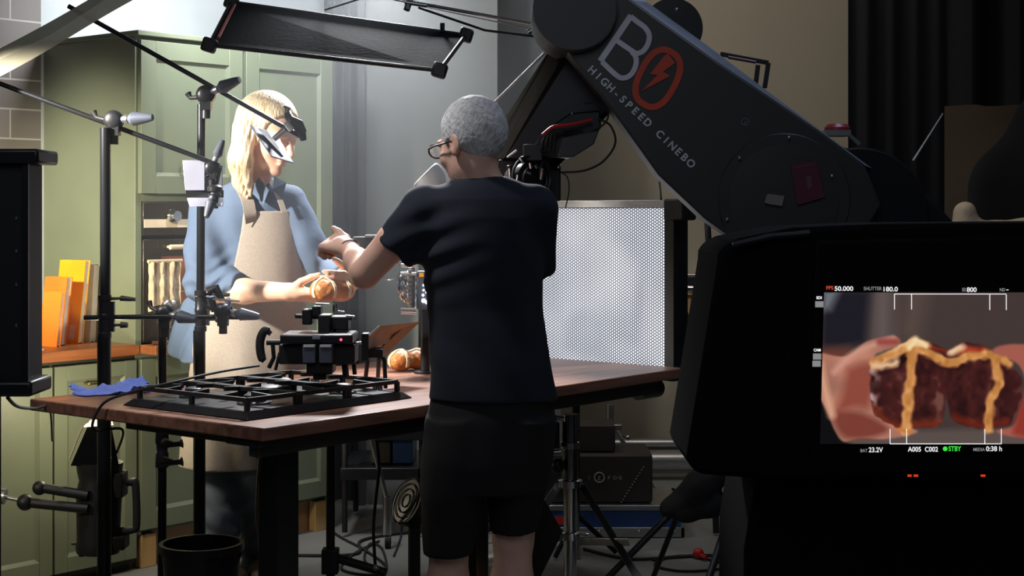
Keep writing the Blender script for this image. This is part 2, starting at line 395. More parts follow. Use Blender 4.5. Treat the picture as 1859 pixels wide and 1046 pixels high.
# ------------------------------------------------------------------ kitchen cabinets
G = M['green']
def shaker(parent, name, s0, s1, z0, z1, t0=-.022, fr=.062, handle=None, rec=.012):
    """framed door standing just proud of the carcass, with bevelled recess"""
    mb = MB()
    mb.b2((s0, t0, z0), (s0+fr, 0, z1)); mb.b2((s1-fr, t0, z0), (s1, 0, z1))
    mb.b2((s0+fr, t0, z0), (s1-fr, 0, z0+fr)); mb.b2((s0+fr, t0, z1-fr), (s1-fr, 0, z1))
    d = mb.build(name, G, parent, KM, bevel=.002)
    p = MB(); a = (s0+fr, z0+fr, s1-fr, z1-fr); q = .012
    o = [(a[0], t0+.002, a[1]), (a[2], t0+.002, a[1]), (a[2], t0+.002, a[3]), (a[0], t0+.002, a[3])]
    i = [(a[0]+q, t0+rec, a[1]+q), (a[2]-q, t0+rec, a[1]+q), (a[2]-q, t0+rec, a[3]-q), (a[0]+q, t0+rec, a[3]-q)]
    p.add(o+i, [(0,1,5,4), (1,2,6,5), (2,3,7,6), (3,0,4,7), (4,5,6,7)])
    p.build('door_panel', G, d, KM, smooth=False)
    if handle:
        hs, hz = handle; h = MB()
        h.tube([(hs-.035, t0-.022, hz), (hs+.035, t0-.022, hz)], .005, 8)
        for k in (-.03, .03): h.tube([(hs+k, t0-.022, hz), (hs+k, t0, hz)], .004, 8); h.sph((hs+k, t0-.022, hz), .007, 6)
        h.build('handle', M['brass'], d, KM)
    return d
tc_ = thing('tall_cabinet', 'tall sage green kitchen cabinet housing the built-in oven', 'cabinet', K(.5, .3, 0), KA)
cb = MB()
cb.b2((0, 0, .13), (.03, .6, 2.03)); cb.b2((.49, 0, .13), (.53, .6, 2.03)); cb.b2((.99, 0, .13), (1.02, .6, 2.03))
cb.b2((.03, .57, .13), (.99, .6, 2.03)); cb.b2((.03, 0, 2.0), (.99, .57, 2.03)); cb.b2((.03, 0, 1.40), (.49, .57, 1.43)); cb.b2((.03, 0, .80), (.49, .57, .83))
cb.b2((.03, .02, .13), (.99, .57, .16))
cb.build('carcass', G, tc_, KM, bevel=.002)
MB().b2((-.008, -.03, 2.03), (1.03, .6, 2.05)).build('cornice', G, tc_, KM, bevel=.003)
shaker(tc_, 'door', .012, .512, 1.43, 2.015, handle=(.235, 1.555), fr=.07)
shaker(tc_, 'door', .53, 1.01, 1.0, 2.015, fr=.07)
shaker(tc_, 'door', .53, 1.01, .15, .99, fr=.07)
shaker(tc_, 'door', .012, .512, .15, .80, handle=None, fr=.07)
MB().b2((.0, .05, .0), (1.02, .07, .13)).build('plinth', M['plywood'], tc_, KM)
for s in (.03, .93): MB().b2((s, .0, 0), (s+.07, .04, .128)).build('foot', M['pinewood'], tc_, KM, bevel=.003)

bc = thing('base_cabinet', 'sage green base cabinets under the wooden worktop', 'cabinet', K(-1.2, .3, 0), KA)
cb = MB(); cb.b2((-2.4, 0, .03), (-.004, .57, .815)); cb.build('carcass', M['green_dark'], bc, KM)
s = -.008
for w in (.36, .42, .42, .42):
    shaker(bc, 'door', s-w, s, .05, .80, fr=.055, handle=(s-w/2-.02, .73)); s -= w+.008
MB().b2((-2.4, .03, 0), (-.004, .05, .03)).build('plinth', M['green_dark'], bc, KM)
wt = single('worktop', MB().b2((-2.45, -.03, .818), (.0, .59, .858)), M['worktop'], 'reddish brown oiled wooden worktop on the green base cabinets', 'worktop', M4=KM, bevel=.004)

ov = thing('oven', 'dark built-in oven with glowing brown glass door in green cabinet', 'oven', K(.26, .25, .83), KA)
MB().b2((.032, .02, .832), (.488, .55, 1.398)).build('body', M['black'], ov, KM)
MB().b2((.032, -.008, 1.27), (.488, .018, 1.398)).build('control_panel', M['oven_steel'], ov, KM, bevel=.002)
MB().b2((.034, -.012, 1.30), (.486, -.009, 1.332)).build('steel_strip', M['cream'], ov, KM)
k = MB().lathe(K(.165, -.012, 1.345), -Vv, [(.028, 0), (.028, .012), (.022, .02), (.020, .035), (.0, .035)]); k.build('knob', M['chrome'], ov)
d = MB(); d.b2((.034, -.006, .86), (.12, .018, 1.255)); d.b2((.12, -.006, 1.19), (.486, .018, 1.255)); d.b2((.12, -.006, .86), (.486, .018, .90)); d.b2((.45, -.006, .90), (.486, .018, 1.19))
dd = d.build('door', M['oven_steel'], ov, KM, bevel=.002)
MB().b2((.12, .002, .90), (.45, .012, 1.19)).build('glass', M['oven_glass'], dd, KM)
r = MB()
for z in (.94, .97, 1.05, 1.08): r.cyl((.13, -.001, z), (.45, -.001, z), .0015, n=6)
r.build('rack', M['cream'], dd, KM)
h = MB().cyl((.13, -.045, 1.225), (.47, -.045, 1.225), .010, n=10)
for q in (.15, .45): h.cyl((q, -.045, 1.225), (q, 0, 1.225), .006, n=8)
h.build('handle', M['cream'], dd, KM)
# towel and foil beside the oven, on a low shelf by the worktop end
def crumple(center, a, b, hgt, seed, M4, n=36, fold=.3):
    mb = MB(); vs = []
    for i in range(n+1):
        for j in range(n+1):
            x = (i/n-.5)*a; y = (j/n-.5)*b
            r = noise.fractal(V((x*9+seed, y*9, seed)), .9, 2.0, 4)
            ex = 1+.12*noise.noise(V((i*.3, seed, 1))); ey = 1+.16*noise.noise(V((j*.3, 2, seed)))
            vs.append(V(center)+V((x*ey, y*ex, max(0, hgt*(.45+.9*r)))))
    fs = [(i*(n+1)+j, (i+1)*(n+1)+j, (i+1)*(n+1)+j+1, i*(n+1)+j+1) for i in range(n) for j in range(n)]
    m2 = len(vs); vs2 = [V((v.x, v.y, v.z-.0035)) for v in vs]
    fs2 = [tuple(q+m2 for q in f[::-1]) for f in fs]
    mb.add(vs+vs2, fs+fs2); return mb
tw = thing('tea_towel', 'cream tea towel draped over the left end of the oven handle', 'towel', K(.075, -.06, .93), KA)
mb = MB(); vs = []
n = 24
for i in range(n+1):
    for j in range(n+1):
        x = .036+.145*i/n; z = 1.17-.165*j/n - .02*(i/n-.4)**2*8*(j/n)
        vs.append((x, -.040-.010*math.sin(i*.8)-.006*noise.noise(V((i*.3, j*.2, 0))), z))
fs = [(i*(n+1)+j, (i+1)*(n+1)+j, (i+1)*(n+1)+j+1, i*(n+1)+j+1) for i in range(n) for j in range(n)]
mm = len(vs); mb.add(vs+[(v[0], v[1]+.006, v[2]) for v in vs], fs+[tuple(q+mm for q in f[::-1]) for f in fs]); mb.build('cloth', M['towel'], tw, KM)
MB().cyl((.03, -.04, 1.172), (.19, -.04, 1.172), .007, n=8).build('hem', M['towel'], tw, KM)
pot = thing('foil_package', 'crumpled silver foil package standing below the cream towel', 'package', K(.09, -.10, .858), KA)
mb = MB(); mb.sph((.095, -.092, .957), (.060, .026, .075), 14)
for i, v in enumerate(mb.v):
    q = noise.noise(v*22)*.22+noise.noise(v*60)*.1; c = V((.095, -.092, .957)); mb.v[i] = c+(v-c)*(1+q)
mb.build('foil', M['foil'], pot, KM)
mb = MB().box((.095, -.085, .866), (.13, .05, .014)); mb.build('steel_tray', M['chrome'], pot, KM, bevel=.003)
# little wooden shelf extension carrying it
single('shelf_bracket', MB().b2((.004, -.12, .822), (.20, -.024, .857)), M['worktop'], 'short end of reddish wooden worktop in front of the oven', 'worktop', M4=KM, bevel=.003)

# ------------------------------------------------------------------ books and small things on the worktop
def book(px0, px1, pyt, shift, Y, th, m, label, spine_w=.0, z0=.858):
    """upright book facing the room, leaning to the right by shift (m) at its top"""
    w = (px1-px0)/F*Y; hgt = EYE-(pyt-HOR)/F*Y - z0; b = P(px0, 0, Y); x0 = b.x
    t = thing('book', label, 'book', (x0+w/2, Y+th/2, z0), 0, 'cookbooks on the worktop')
    sk = lambda x, y, z: V((x+shift*(z-z0)/hgt, y, z))
    def slab(x0, x1, y0, y1, z0_, z1): 
        a = [sk(x0, y0, z0_), sk(x1, y0, z0_), sk(x1, y1, z0_), sk(x0, y1, z0_)]; c = [sk(x0, y0, z1), sk(x1, y0, z1), sk(x1, y1, z1), sk(x0, y1, z1)]
        return a, c
    f = MB(); f.hexa(*slab(x0, x0+w, Y, Y+.003, z0, z0+hgt)); f.build('front_cover', m, t)
    f = MB(); f.hexa(*slab(x0, x0+w, Y+th-.003, Y+th, z0, z0+hgt)); f.build('back_cover', m, t)
    f = MB(); f.hexa(*slab(x0, x0+.004, Y+.003, Y+th-.003, z0, z0+hgt)); f.build('spine', m, t)
    f = MB(); f.hexa(*slab(x0+.006, x0+w-.006, Y+.003, Y+th-.003, z0+.004, z0+hgt-.006)); f.build('pages', M['paper'], t)
    return t
def rot_book(c, w, hgt, th, yaw, lean, m, label, mp=None):
    """book turned by yaw so that its fore edge shows"""
    t = thing('book', label, 'book', c, yaw, 'cookbooks on the worktop')
    R = wmat(t); SH = Matrix(((1, 0, lean, 0), (0, 1, 0, 0), (0, 0, 1, 0), (0, 0, 0, 1))); R = R @ SH
    def bl(lo, hi, name, mm):
        mb = MB().b2(lo, hi); mb.v = [R @ v for v in mb.v]; return mb.build(name, mm, t)
    f = bl((-w/2, 0, 0), (w/2, .003, hgt), 'front_cover', m)
    bl((-w/2, th-.003, 0), (w/2, th, hgt), 'back_cover', m); bl((-w/2, .003, 0), (-w/2+.004, th-.003, hgt), 'spine', m)
    bl((-w/2+.005, .003, .003), (w/2-.004, th-.003, hgt-.004), 'pages', mp or M['paper'])
    return t, f, R
zt = .858
rot_book((P(86, 0, 5.86).x, 5.86, zt), .105, .205, .018, -.62, .16, M['orange'], 'small orange book leaning at the front of the worktop books')
rot_book((P(90, 0, 5.93).x, 5.925, zt), .128, .258, .026, -.62, .16, M['red_orange'], 'red-orange book standing between the small orange and the amber book')
_, yf, YR = rot_book((P(118, 0, 6.02).x, 6.02, zt), .150, .318, .024, -.62, .145, M['yellow'], 'largest amber yellow book with a white sticker at the bottom')
mb = MB().b2((.02, -.0012, .015), (.05, -.0002, .07)); mb.v = [YR @ v for v in mb.v]; mb.build('sticker', M['white'], yf)
rot_book((P(146, 0, 6.08).x, 6.085, zt), .13, .302, .022, -.75, .10, M['white'], 'thin white book standing just right of the amber book')
rot_book((P(163, 0, 6.1).x, 6.10, zt), .050, .285, .018, -.75, .02, M['olive'], 'olive brown book farthest right, upright in the row of books')
j = thing('storage_jar', 'dark red jar half hidden behind the black panel edge', 'jar', (P(56, 0, 5.9).x, 5.9, zt))
MB().lathe((P(56, 0, 5.9).x, 5.9, zt), (0, 0, 1), [(.022, 0), (.026, .02), (.026, .10), (.018, .125), (.018, .135), (0, .135)]).build('body', M['brownhose'], j)
MB().lathe((P(56, 0, 5.9).x, 5.9, zt+.135), (0, 0, 1), [(.020, 0), (.020, .018), (0, .018)]).build('lid', M['black2'], j)
ds = thing('dish', 'white shallow dish on the left end of the worktop', 'dish', (P(52, 0, 5.52).x, 5.52, zt))
MB().lathe((P(48, 0, 5.52).x, 5.52, zt), (0, 0, 1), [(.035, 0), (.04, .004), (.062, .02), (.060, .021), (.035, .007), (0, .007)]).build('bowl', M['white'], ds)

# ------------------------------------------------------------------ work table
ZT = .80
N_ = V((-.643, 4.06, 0)); R_ = V((.624, 5.64, 0)); L_ = V((-1.456, 4.69, 0)); F_ = R_+L_-N_
tu = (R_-N_).normalized(); tv = (L_-N_).normalized(); TA = math.atan2(tu.y, tu.x)
LU = (R_-N_).length; LV = (L_-N_).length
TM = Matrix.Translation(N_) @ Matrix.Rotation(TA, 4, 'Z')      # table frame: x from near corner to right corner, y towards left corner
def T(a, b, z): return TM @ V((a, b, z))
mt = mat('walnut_stained_table', (.36, .17, .11), .36, noise_s=4, col2=(.19, .085, .055), stretch=(1, 9, 9))
tb = thing('work_table', 'long dark wooden work table on black metal frame in the middle', 'table', T(LU/2, LV/2, 0), TA)
MB().b2((0, 0, ZT-.035), (LU, LV, ZT)).build('tabletop', mt, tb, TM, bevel=.004)
ap = MB(); ap.b2((.03, .05, ZT-.085), (LU-.10, .09, ZT-.036)); ap.b2((.55, LV-.12, ZT-.085), (LU-.10, LV-.08, ZT-.036)); ap.b2((LU-.14, .09, ZT-.085), (LU-.10, LV-.12, ZT-.036)); ap.b2((.16, .09, ZT-.085), (.22, LV-.25, ZT-.036))
ap.build('underframe', M['brown_case'], tb, TM, bevel=.003)
MB().b2((.01, .02, ZT-.055), (.14, .16, ZT-.036)).build('bracket', M['black'], tb, TM, bevel=.004)
MB().cyl((LU-.16, .10, ZT-.075), (LU-.035, .10, ZT-.075), .034).build('roller_end', M['black2'], tb, TM)
MB().b2((.17, .13, 0), (.25, .21, ZT-.036)).build('leg', M['black2'], tb, TM, bevel=.004)
MB().b2((.155, .115, 0), (.265, .225, .30)).build('leg_sleeve', M['black2'], tb, TM, bevel=.004)
MB().b2((1.0, .12, 0), (1.06, .18, ZT-.036)).build('leg', M['black2'], tb, TM, bevel=.003)
MB().b2((1.70, LV-.16, 0), (1.76, LV-.10, ZT-.036)).build('leg', M['black2'], tb, TM, bevel=.003)

# ------------------------------------------------------------------ gas hob
hb = thing('gas_hob', 'black gas hob with cast iron grates lying on the table', 'hob', T(.38, .42, ZT), TA)
a0, a1, b0, b1 = .07, .73, .14, .68
z = ZT
tr = MB(); tr.hexa([(a0, b0, z+.001), (a1, b0, z+.001), (a1, b1, z+.001), (a0, b1, z+.001)], [(a0+.025, b0+.025, z+.022), (a1-.025, b0+.025, z+.022), (a1-.025, b1-.025, z+.022), (a0+.025, b1-.025, z+.022)])
tr.build('tray', M['black2'], hb, TM, bevel=.004)
for (bx, by, br) in ((.22, .28, .036), (.56, .27, .030), (.22, .54, .030), (.55, .53, .042), (.39, .41, .05)):
    bu = MB().lathe((bx, by, z+.022), (0, 0, 1), [(br+.012, 0), (br+.012, .006), (br, .008), (br, .018), (0, .018)]).build('burner', M['chrome'], hb, TM)
    MB().lathe((bx, by, z+.0405), (0, 0, 1), [(br*.8, 0), (br*.82, .006), (br*.6, .010), (0, .010)]).build('burner_cap', M['black'], bu, TM)
def rod(mb, p, q, w=.010, hh=.012):
    p, q = V(p), V(q); d = (q-p).normalized(); s_ = V((-d.y, d.x, 0)).normalized()*w/2 if abs(d.z) < .95 else V((w/2, 0, 0))
    up = V((0, 0, hh/2)) if abs(d.z) < .95 else V((0, w/2, 0))
    mb.hexa([p-s_-up, p+s_-up, p+s_+up, p-s_+up], [q-s_-up, q+s_-up, q+s_+up, q-s_+up])
for (g0, g1) in ((.105, .285), (.300, .480), (.495, .700)):
    g = MB(); zz = z+.050; h0, h1 = b0+.04, b1-.04
    for (p, q) in (((g0, h0), (g1, h0)), ((g1, h0), (g1, h1)), ((g1, h1), (g0, h1)), ((g0, h1), (g0, h0))): rod(g, (*p, zz), (*q, zz))
    for cx_, cy_ in (((g0+g1)/2, h0), ((g0+g1)/2, h1)):
        rod(g, (cx_, cy_, zz), (cx_, cy_+(.08 if cy_ == h0 else -.08), zz+.004))
    for yy in (h0+.11, (h0+h1)/2, h1-.11):
        rod(g, (g0, yy, zz), (g0+.06, yy, zz+.004)); rod(g, (g1, yy, zz), (g1-.06, yy, zz+.004))
    for p in ((g0, h0), (g1, h0), (g1, h1), (g0, h1), (g0, (h0+h1)/2), (g1, (h0+h1)/2)): rod(g, (*p, z+.022), (*p, zz), .012)
    g.build('grate', M['rubber'], hb, TM)
for i in range(4):
    MB().lathe((.70, b0+.12+.09*i, z+.016), (0, 0, 1), [(.017, 0), (.015, .020), (0, .021)]).build('knob', M['chrome'], hb, TM)

# blue cloth
cm = crumple((0, 0, 0), .22, .14, .045, 3.7, I4, 44)
bl_M = Matrix.Translation(P(202, 712, 4.86).xy.to_3d()+V((0, 0, ZT+.004))) @ Matrix.Rotation(.5, 4, 'Z')
single('cleaning_cloth', cm, M['blue_cloth'], 'crumpled bright blue cleaning cloth on the left corner of the table', 'cloth', M4=bl_M)

# ================================================================== PEOPLE
def frame(face, up=(0, 0, 1), roll=0):
    """columns: local x (the person's left), local y (backwards), local z (up of the head)"""
    f = V(face).normalized(); y = -f; x = y.cross(V(up)).normalized(); z = x.cross(y).normalized()
    Rm = Matrix((x, y, z)).transposed() @ Matrix.Rotation(roll, 3, 'Y'); return [list(r) for r in Rm]
def head_field(L, jaw=1.0):
    """L in head units (metres at scale 1): face looks to -y"""
    f = ell(L, (0, .012, .032), (.076, .097, .090))
    f = smin(f, ell(L, (0, -.030, -.040), (.056*jaw, .060, .078)), .03)
    f = smin(f, ell(L, (0, -.072, -.100), (.024*jaw, .020, .018)), .02)
    for s in (-1, 1):
        f = smin(f, ell(L, (s*.040, -.060, -.030), (.022, .022, .022)), .02)
        f = smin(f, ell(L, (s*.028, -.082, .020), (.026, .010, .007)), .012)
        f = smax(f, -ell(L, (s*.031, -.096, .001), (.017, .012, .011)), .008)
        f = smin(f, ell(L, (s*.031, -.078, .001), (.013, .013, .012)), .002)
        e = ell(L, (s*.079, .016, -.006), (.009, .020, .033)); e = smax(e, -ell(L, (s*.089, .010, -.002), (.007, .011, .020)), .004)
        f = smin(f, e, .005)
        f = smin(f, ell(L, (s*.010, -.104, -.036), (.008, .009, .007)), .006)
    f = smin(f, cone(L, (0, -.088, .008), (0, -.114, -.030), .008, .011), .010)
    f = smin(f, ell(L, (0, -.090, -.060), (.024, .010, .0055)), .004)
    f = smin(f, ell(L, (0, -.088, -.072), (.020, .010, .0065)), .004)
    return f
def pt(px, py, Y): return tuple(P(px, py, Y))
def lrow(py, xl, xr, b, Y):
    """a torso cross-section from a width in the photograph"""
    k = Y/F; return (EYE-(py-HOR)*k, ((xl+xr)/2-W_/2)*k, Y, (xr-xl)/2*k, b)
def hand(X, wrist, d, palm_n, side, L=.19, curl=(.9, .9, .9, .9), thumb=None, thumb_dir=None, spread=.0):
    """palm, four bent fingers and a thumb; d fingers' direction, palm_n where the palm faces, side towards the thumb"""
    w = V(wrist); d = V(d).normalized(); n = V(palm_n); n = (n-d*n.dot(d)).normalized(); s = d.cross(n)
    if s.dot(V(side)) < 0: s = -s
    def A(a, b, c): return tuple(w+d*a*L+s*b*L+n*c*L)
    f = cone(X, A(.02, 0, 0), A(.20, .03, 0), .026, .028)
    for b in (-.17, -.06, .06, .17): f = smin(f, cone(X, A(.08, b*.45, 0), A(.47, b, -.01), .022*L/.19, .0125*L/.19), .012)
    for i, (b, ln) in enumerate(((.17, .42), (.06, .46), (-.06, .43), (-.17, .34))):
        c = curl[i]; p = w+d*.48*L+s*b*L; ang = 0; pts = [p]; r0 = .0098*L/.19
        for q, seg in enumerate((.46, .30, .24)):
            ang += c*(.85, 1.0, .7)[q]
            dd = (d*math.cos(ang)+n*math.sin(ang)+s*spread*(b/.17)).normalized(); p = p+dd*seg*ln*L; pts.append(p)
        f = smin(f, chain(X, [tuple(q) for q in pts], (r0*1.1, r0, r0*.93, r0*.8), .003), .004)
    td = V(thumb_dir).normalized() if thumb_dir else (d*.7+s*.6+n*.5).normalized()
    p0 = w+d*.12*L+s*.12*L+n*.04*L; p1 = p0+(td*.6+s*.35).normalized()*.20*L; p2 = p1+td*.19*L; p3 = p2+(td+d*.3).normalized()*.14*L
    f = smin(f, chain(X, [tuple(p0), tuple(p1), tuple(p2), tuple(p3)], (.017, .0135, .0115, .009), .005), .008)
    return f
def nz(X, fx, fy, fz, ph=0): return np.sin(X[0]*fx+ph+1.7*np.sin(X[2]*fz*.31+ph))*np.sin(X[1]*fy+ph*2+.6)*np.sin(X[2]*fz+1.3*np.sin(X[0]*fx*.4)+ph)

# ------------------------------------------------------------------ the man, seen from behind
Ym = 4.5
man = thing('person', 'grey haired person in dark navy T-shirt and black shorts seen from behind, arm raised', 'person', P(885, 0, Ym).xy.to_3d())
mo = P(856, 262, Ym); HM = 1.04; mR = frame((-.70, .70, -.16))
g_el, g_wr = pt(662, 497, 4.52), pt(634, 452, 4.68)
def man_body(X):
    Lh = [q/HM for q in local(X, mo, mR)]; f = head_field(Lh)*HM
    f = smin(f, cone(X, tuple(mo+V((.012, -.015, -.06))), pt(880, 345, Ym), .060, .060), .03)
    f = smin(f, loft(X, [lrow(328, 848, 918, .05, Ym), lrow(350, 805, 950, .07, Ym), lrow(380, 790, 970, .08, Ym), lrow(700, 805, 985, .09, Ym), lrow(780, 805, 985, .09, Ym)]), .03)
    f = smin(f, chain(X, [pt(770, 382, Ym), pt(716, 438, 4.49), g_el], (.058, .051, .043), .01), .02)
    f = smin(f, chain(X, [g_el, tuple((V(g_el)+V(g_wr))/2+V((0, 0, 0))), g_wr], (.040, .037, .026), .02), .015)
    f = smin(f, hand(X, g_wr, V((-.72, .45, .18)), (.55, .2, -1), (.3, .3, 1), .175, curl=(1.5, 1.5, 1.5, 1.45), thumb_dir=(-.62, .4, .50)), .012)
    # right arm bent in front of the body
    re, rw = (P(958, 490, 4.70)), (P(900, 515, 4.88))
    f = smin(f, chain(X, [pt(962, 385, 4.52), tuple(re), tuple(rw)], (.045, .040, .027), .01), .02)
    f = smin(f, hand(X, tuple(rw), (-.9, .35, .1), (0, .3, -1), (.2, .6, .6), .185, curl=(1, 1, 1, 1)), .012)
    # legs
    for (a, b, c, ft) in ((pt(825, 790, Ym), pt(815, 985, 4.50), pt(812, 1190, 4.55), 812), (pt(945, 790, Ym), pt(932, 975, 4.56), pt(925, 1190, 4.6), 925)):
        f = smin(f, chain(X, [a, b], (.075, .058), .02), .03)
        mid = tuple((V(b)*.62+V(c)*.38)+V((0, -.018, 0)))
        f = smin(f, chain(X, [b, mid, c], (.056, .058, .038), .03), .02)
    return f
iso(man_body, P(575, 168, 4.9).x*V((1, 0, 0))+V((0, 4.18, .12)), V((.24, 5.12, 1.76)), .0052, 'body', M['skin_m'], man)
for (xx, yy) in ((812, 4.55), (925, 4.6)):
    c = P(xx, 0, yy)
    iso(lambda X: smax(smin(ell(X, (c.x, yy+.09, .045), (.052, .135, .055)), ell(X, (c.x, yy, .07), (.045, .06, .09)), .03), .004-X[2], .004), (c.x-.08, yy-.1, -.01), (c.x+.08, yy+.26, .18), .006, 'shoe', M['black'], man)
def tee(X):
    f = loft(X, [lrow(318, 846, 918, .062, Ym), lrow(330, 815, 945, .078, Ym), lrow(344, 786, 968, .092, Ym), lrow(362, 768, 984, .106, Ym), lrow(395, 762, 991, .118, Ym), lrow(440, 762, 989, .122, Ym),
                 lrow(500, 768, 984, .120, Ym), lrow(560, 773, 986, .116, Ym), lrow(620, 780, 994, .122, Ym), lrow(670, 783, 1003, .128, Ym), lrow(724, 778, 1012, .132, Ym)])
    a, b = V(pt(772, 385, Ym)), V(pt(712, 458, 4.49)); s = chain(X, [tuple(a), tuple(b+(b-a)*.2)], (.080, .062), .02)
    s = np.maximum(s, plane(X, b, b-a)); f = smin(f, s, .03)
    a, b = V(pt(966, 380, Ym)), V(P(976, 494, 4.58)); s = chain(X, [tuple(a), tuple(b+(b-a)*.2)], (.072, .048), .02)
    s = np.maximum(s, plane(X, b, b-a)); f = smin(f, s, .025)
    f = f + .005*nz(X, 22, 19, 16, .5) + .006*np.sin(26*(X[2]+.9*X[0])+2*np.sin(9*X[0]))*np.clip((1.25-X[2])*2.2, 0, 1)*np.clip((X[2]-.8)*5, 0, 1)
    # fold lines from the armpit
    ap_ = P(775, 455, 4.38); dd = np.sqrt((X[0]-ap_.x)**2+(X[2]-ap_.z)**2)
    f = f + .007*np.sin(85*(X[2]-ap_.z-.35*(X[0]-ap_.x)))*np.exp(-dd*dd/.012)
    return f
iso(tee, (P(680, 0, Ym).x, 4.30, .80), (P(1025, 0, Ym).x, 4.70, 1.50), .0055, 't_shirt', M['navy'], man)
def shorts(X):
    f = loft(X, [lrow(700, 786, 1003, .118, Ym), lrow(760, 775, 1008, .128, Ym), lrow(840, 767, 1002, .128, Ym), lrow(890, 766, 992, .118, Ym)])
    l = loft(X, [lrow(760, 777, 900, .118, Ym), lrow(830, 767, 884, .112, 4.49), lrow(900, 764, 878, .104, 4.49), lrow(940, 764, 873, .10, 4.5), lrow(1004, 768, 857, .092, 4.50)])
    r = loft(X, [lrow(760, 900, 1008, .118, Ym), lrow(830, 884, 1000, .112, 4.52), lrow(900, 884, 988, .104, 4.54), lrow(963, 889, 976, .092, 4.56)])
    f = smin(f, smin(l, r, .004), .02)
    sl = np.maximum(np.abs(X[0]-P(881, 0, Ym).x)-.004-.10*np.clip(P(0, 900, Ym).z-X[2], 0, 1), X[2]-P(0, 925, Ym).z)
    f = smax(f, -sl, .006)
    return f+.004*nz(X, 22, 20, 14, 2.)
iso(shorts, (P(750, 0, Ym).x, 4.33, .37), (P(1025, 0, Ym).x, 4.70, .87), .0065, 'shorts', M['shorts'], man)
def man_hair(X):
    L = [q/HM for q in local(X, mo, mR)]
    f = ell(L, (0, .016, .034), (.084, .104, .099))
    zb = np.interp(L[1], [-.10, -.082, -.045, -.028, -.005, .035, .06, .105], [.10, .078, .052, -.004, .012, -.03, -.062, -.082])
    f = smax(f, zb-L[2], .006)
    return f + .0022*np.sin(L[0]*210+3*np.sin(L[2]*60))*np.sin(L[2]*170+2*np.sin(L[1]*80))*np.sin(L[1]*190)*.7 + .0008*nz(L, 60, 55, 50, 1)
iso(man_hair, mo-V((.13, .13, .12)), mo+V((.13, .13, .15)), .0032, 'hair', M['hair_m'], man)
mRm = Matrix(mR); 
def mh(x, y, z): return mo + mRm @ V((x, y, z))*HM
gl = MB()
for s in (-1, 1):
    pts = [mh(s*.033+.026*math.cos(a), -.112, .0+.019*math.sin(a)) for a in [2*PI*i/20 for i in range(21)]]
    gl.tube(pts, .0025, 6); gl.tube([mh(s*.060, -.110, .006), mh(s*.076, -.07, .006), mh(s*.082, .01, .004)], .0030, 6)
gl.tube([mh(-.008, -.114, .004), mh(.008, -.114, .004)], .002, 6)
glo = gl.build('glasses', M['black'], man)
for s in (-1, 1): MB().lathe(mh(s*.033, -.112, 0), mRm @ V((0, 1, 0)), [(.024, 0), (.024, .001)]).build('lens', M['glass'], glo)
wd_ = (V(g_wr)-V(g_el)).normalized()
MB().torus(V(g_wr)-wd_*.004, wd_, .029, .0035, 24, 6).build('bracelet', M['chrome'], man)

# ------------------------------------------------------------------ the woman, holding the buns
Yw = 5.68; HW = 1.12
wom = thing('person', 'blonde person in blue denim shirt and beige apron holding baked buns', 'person', P(430, 0, Yw).xy.to_3d())
wo = P(487, 243, 5.58); wR = frame((.80, -.52, -.36), roll=.0)
wRm = Matrix(wR)
r_el, r_wr = pt(385, 528, 5.54), pt(522, 530, 5.36)
l_el, l_wr = pt(582, 478, 5.62), pt(640, 512, 5.38)
fbx, fby = .50, -.866           # where her body faces
brot = math.atan2(fbx, -fby)
def wl(py, xl, xr, b, Y=Yw): return lrow(py, xl, xr, b, Y)
def wom_body(X):
    Lh = [q/HW for q in local(X, wo, wR)]; f = head_field(Lh, .92)*HW
    f = smin(f, cone(X, tuple(wo+V((-.03, .02, -.08))), pt(458, 352, 5.66), .054, .056), .025)
    f = smin(f, loft(X, [wl(340, 415, 505, .06), wl(380, 385, 535, .08), wl(600, 380, 530, .09), wl(800, 370, 520, .12)]), .03)
    f = smin(f, chain(X, [pt(385, 370, Yw), r_el], (.035, .038), .01), .02)
    f = smin(f, chain(X, [r_el, tuple(V(r_el)*.55+V(r_wr)*.45), r_wr], (.043, .042, .030), .02), .01)
    f = smin(f, hand(X, r_wr, V((.86, -.12, -.10)), (.25, .3, .75), (-.1, -.3, 1), .20, curl=(.30, .28, .28, .32), thumb_dir=(.9, -.05, .42)), .012)
    f = smin(f, chain(X, [pt(530, 375, Yw), l_el, l_wr], (.048, .040, .027), .01), .02)
    f = smin(f, hand(X, l_wr, V((-.35, -.9, .05)), (-1, .1, .1), (0, .1, 1), .17, curl=(.5, .5, .5, .5), thumb_dir=(-.5, -.5, .5)), .012)
    return f
iso(wom_body, V((P(340, 0, Yw).x, 5.18, .52)), V((P(668, 0, 5.4).x, 5.86, 1.80)), .0052, 'body', M['skin_w'], wom)
def jeans(X):
    f = loft(X, [wl(700, 385, 520, .12), wl(800, 372, 515, .13)])
    for (a, b, c) in ((pt(412, 790, Yw), pt(404, 930, 5.66), pt(402, 1062, 5.7)), (pt(470, 790, 5.6), pt(466, 930, 5.78), pt(462, 1062, 5.84))):
        f = smin(f, chain(X, [a, b, c], (.095, .066, .052), .02), .02)
    f = np.maximum(f, P(0, 1064, Yw).z-X[2])
    return f+.005*np.sin(X[2]*75+2*np.sin(X[0]*30))*np.clip((.45-X[2])*4, 0, 1)+.003*nz(X, 30, 30, 24, 1)
iso(jeans, V((P(350, 0, Yw).x, 5.48, .03)), V((P(550, 0, Yw).x, 5.96, .78)), .0065, 'jeans', M['jeans'], wom)
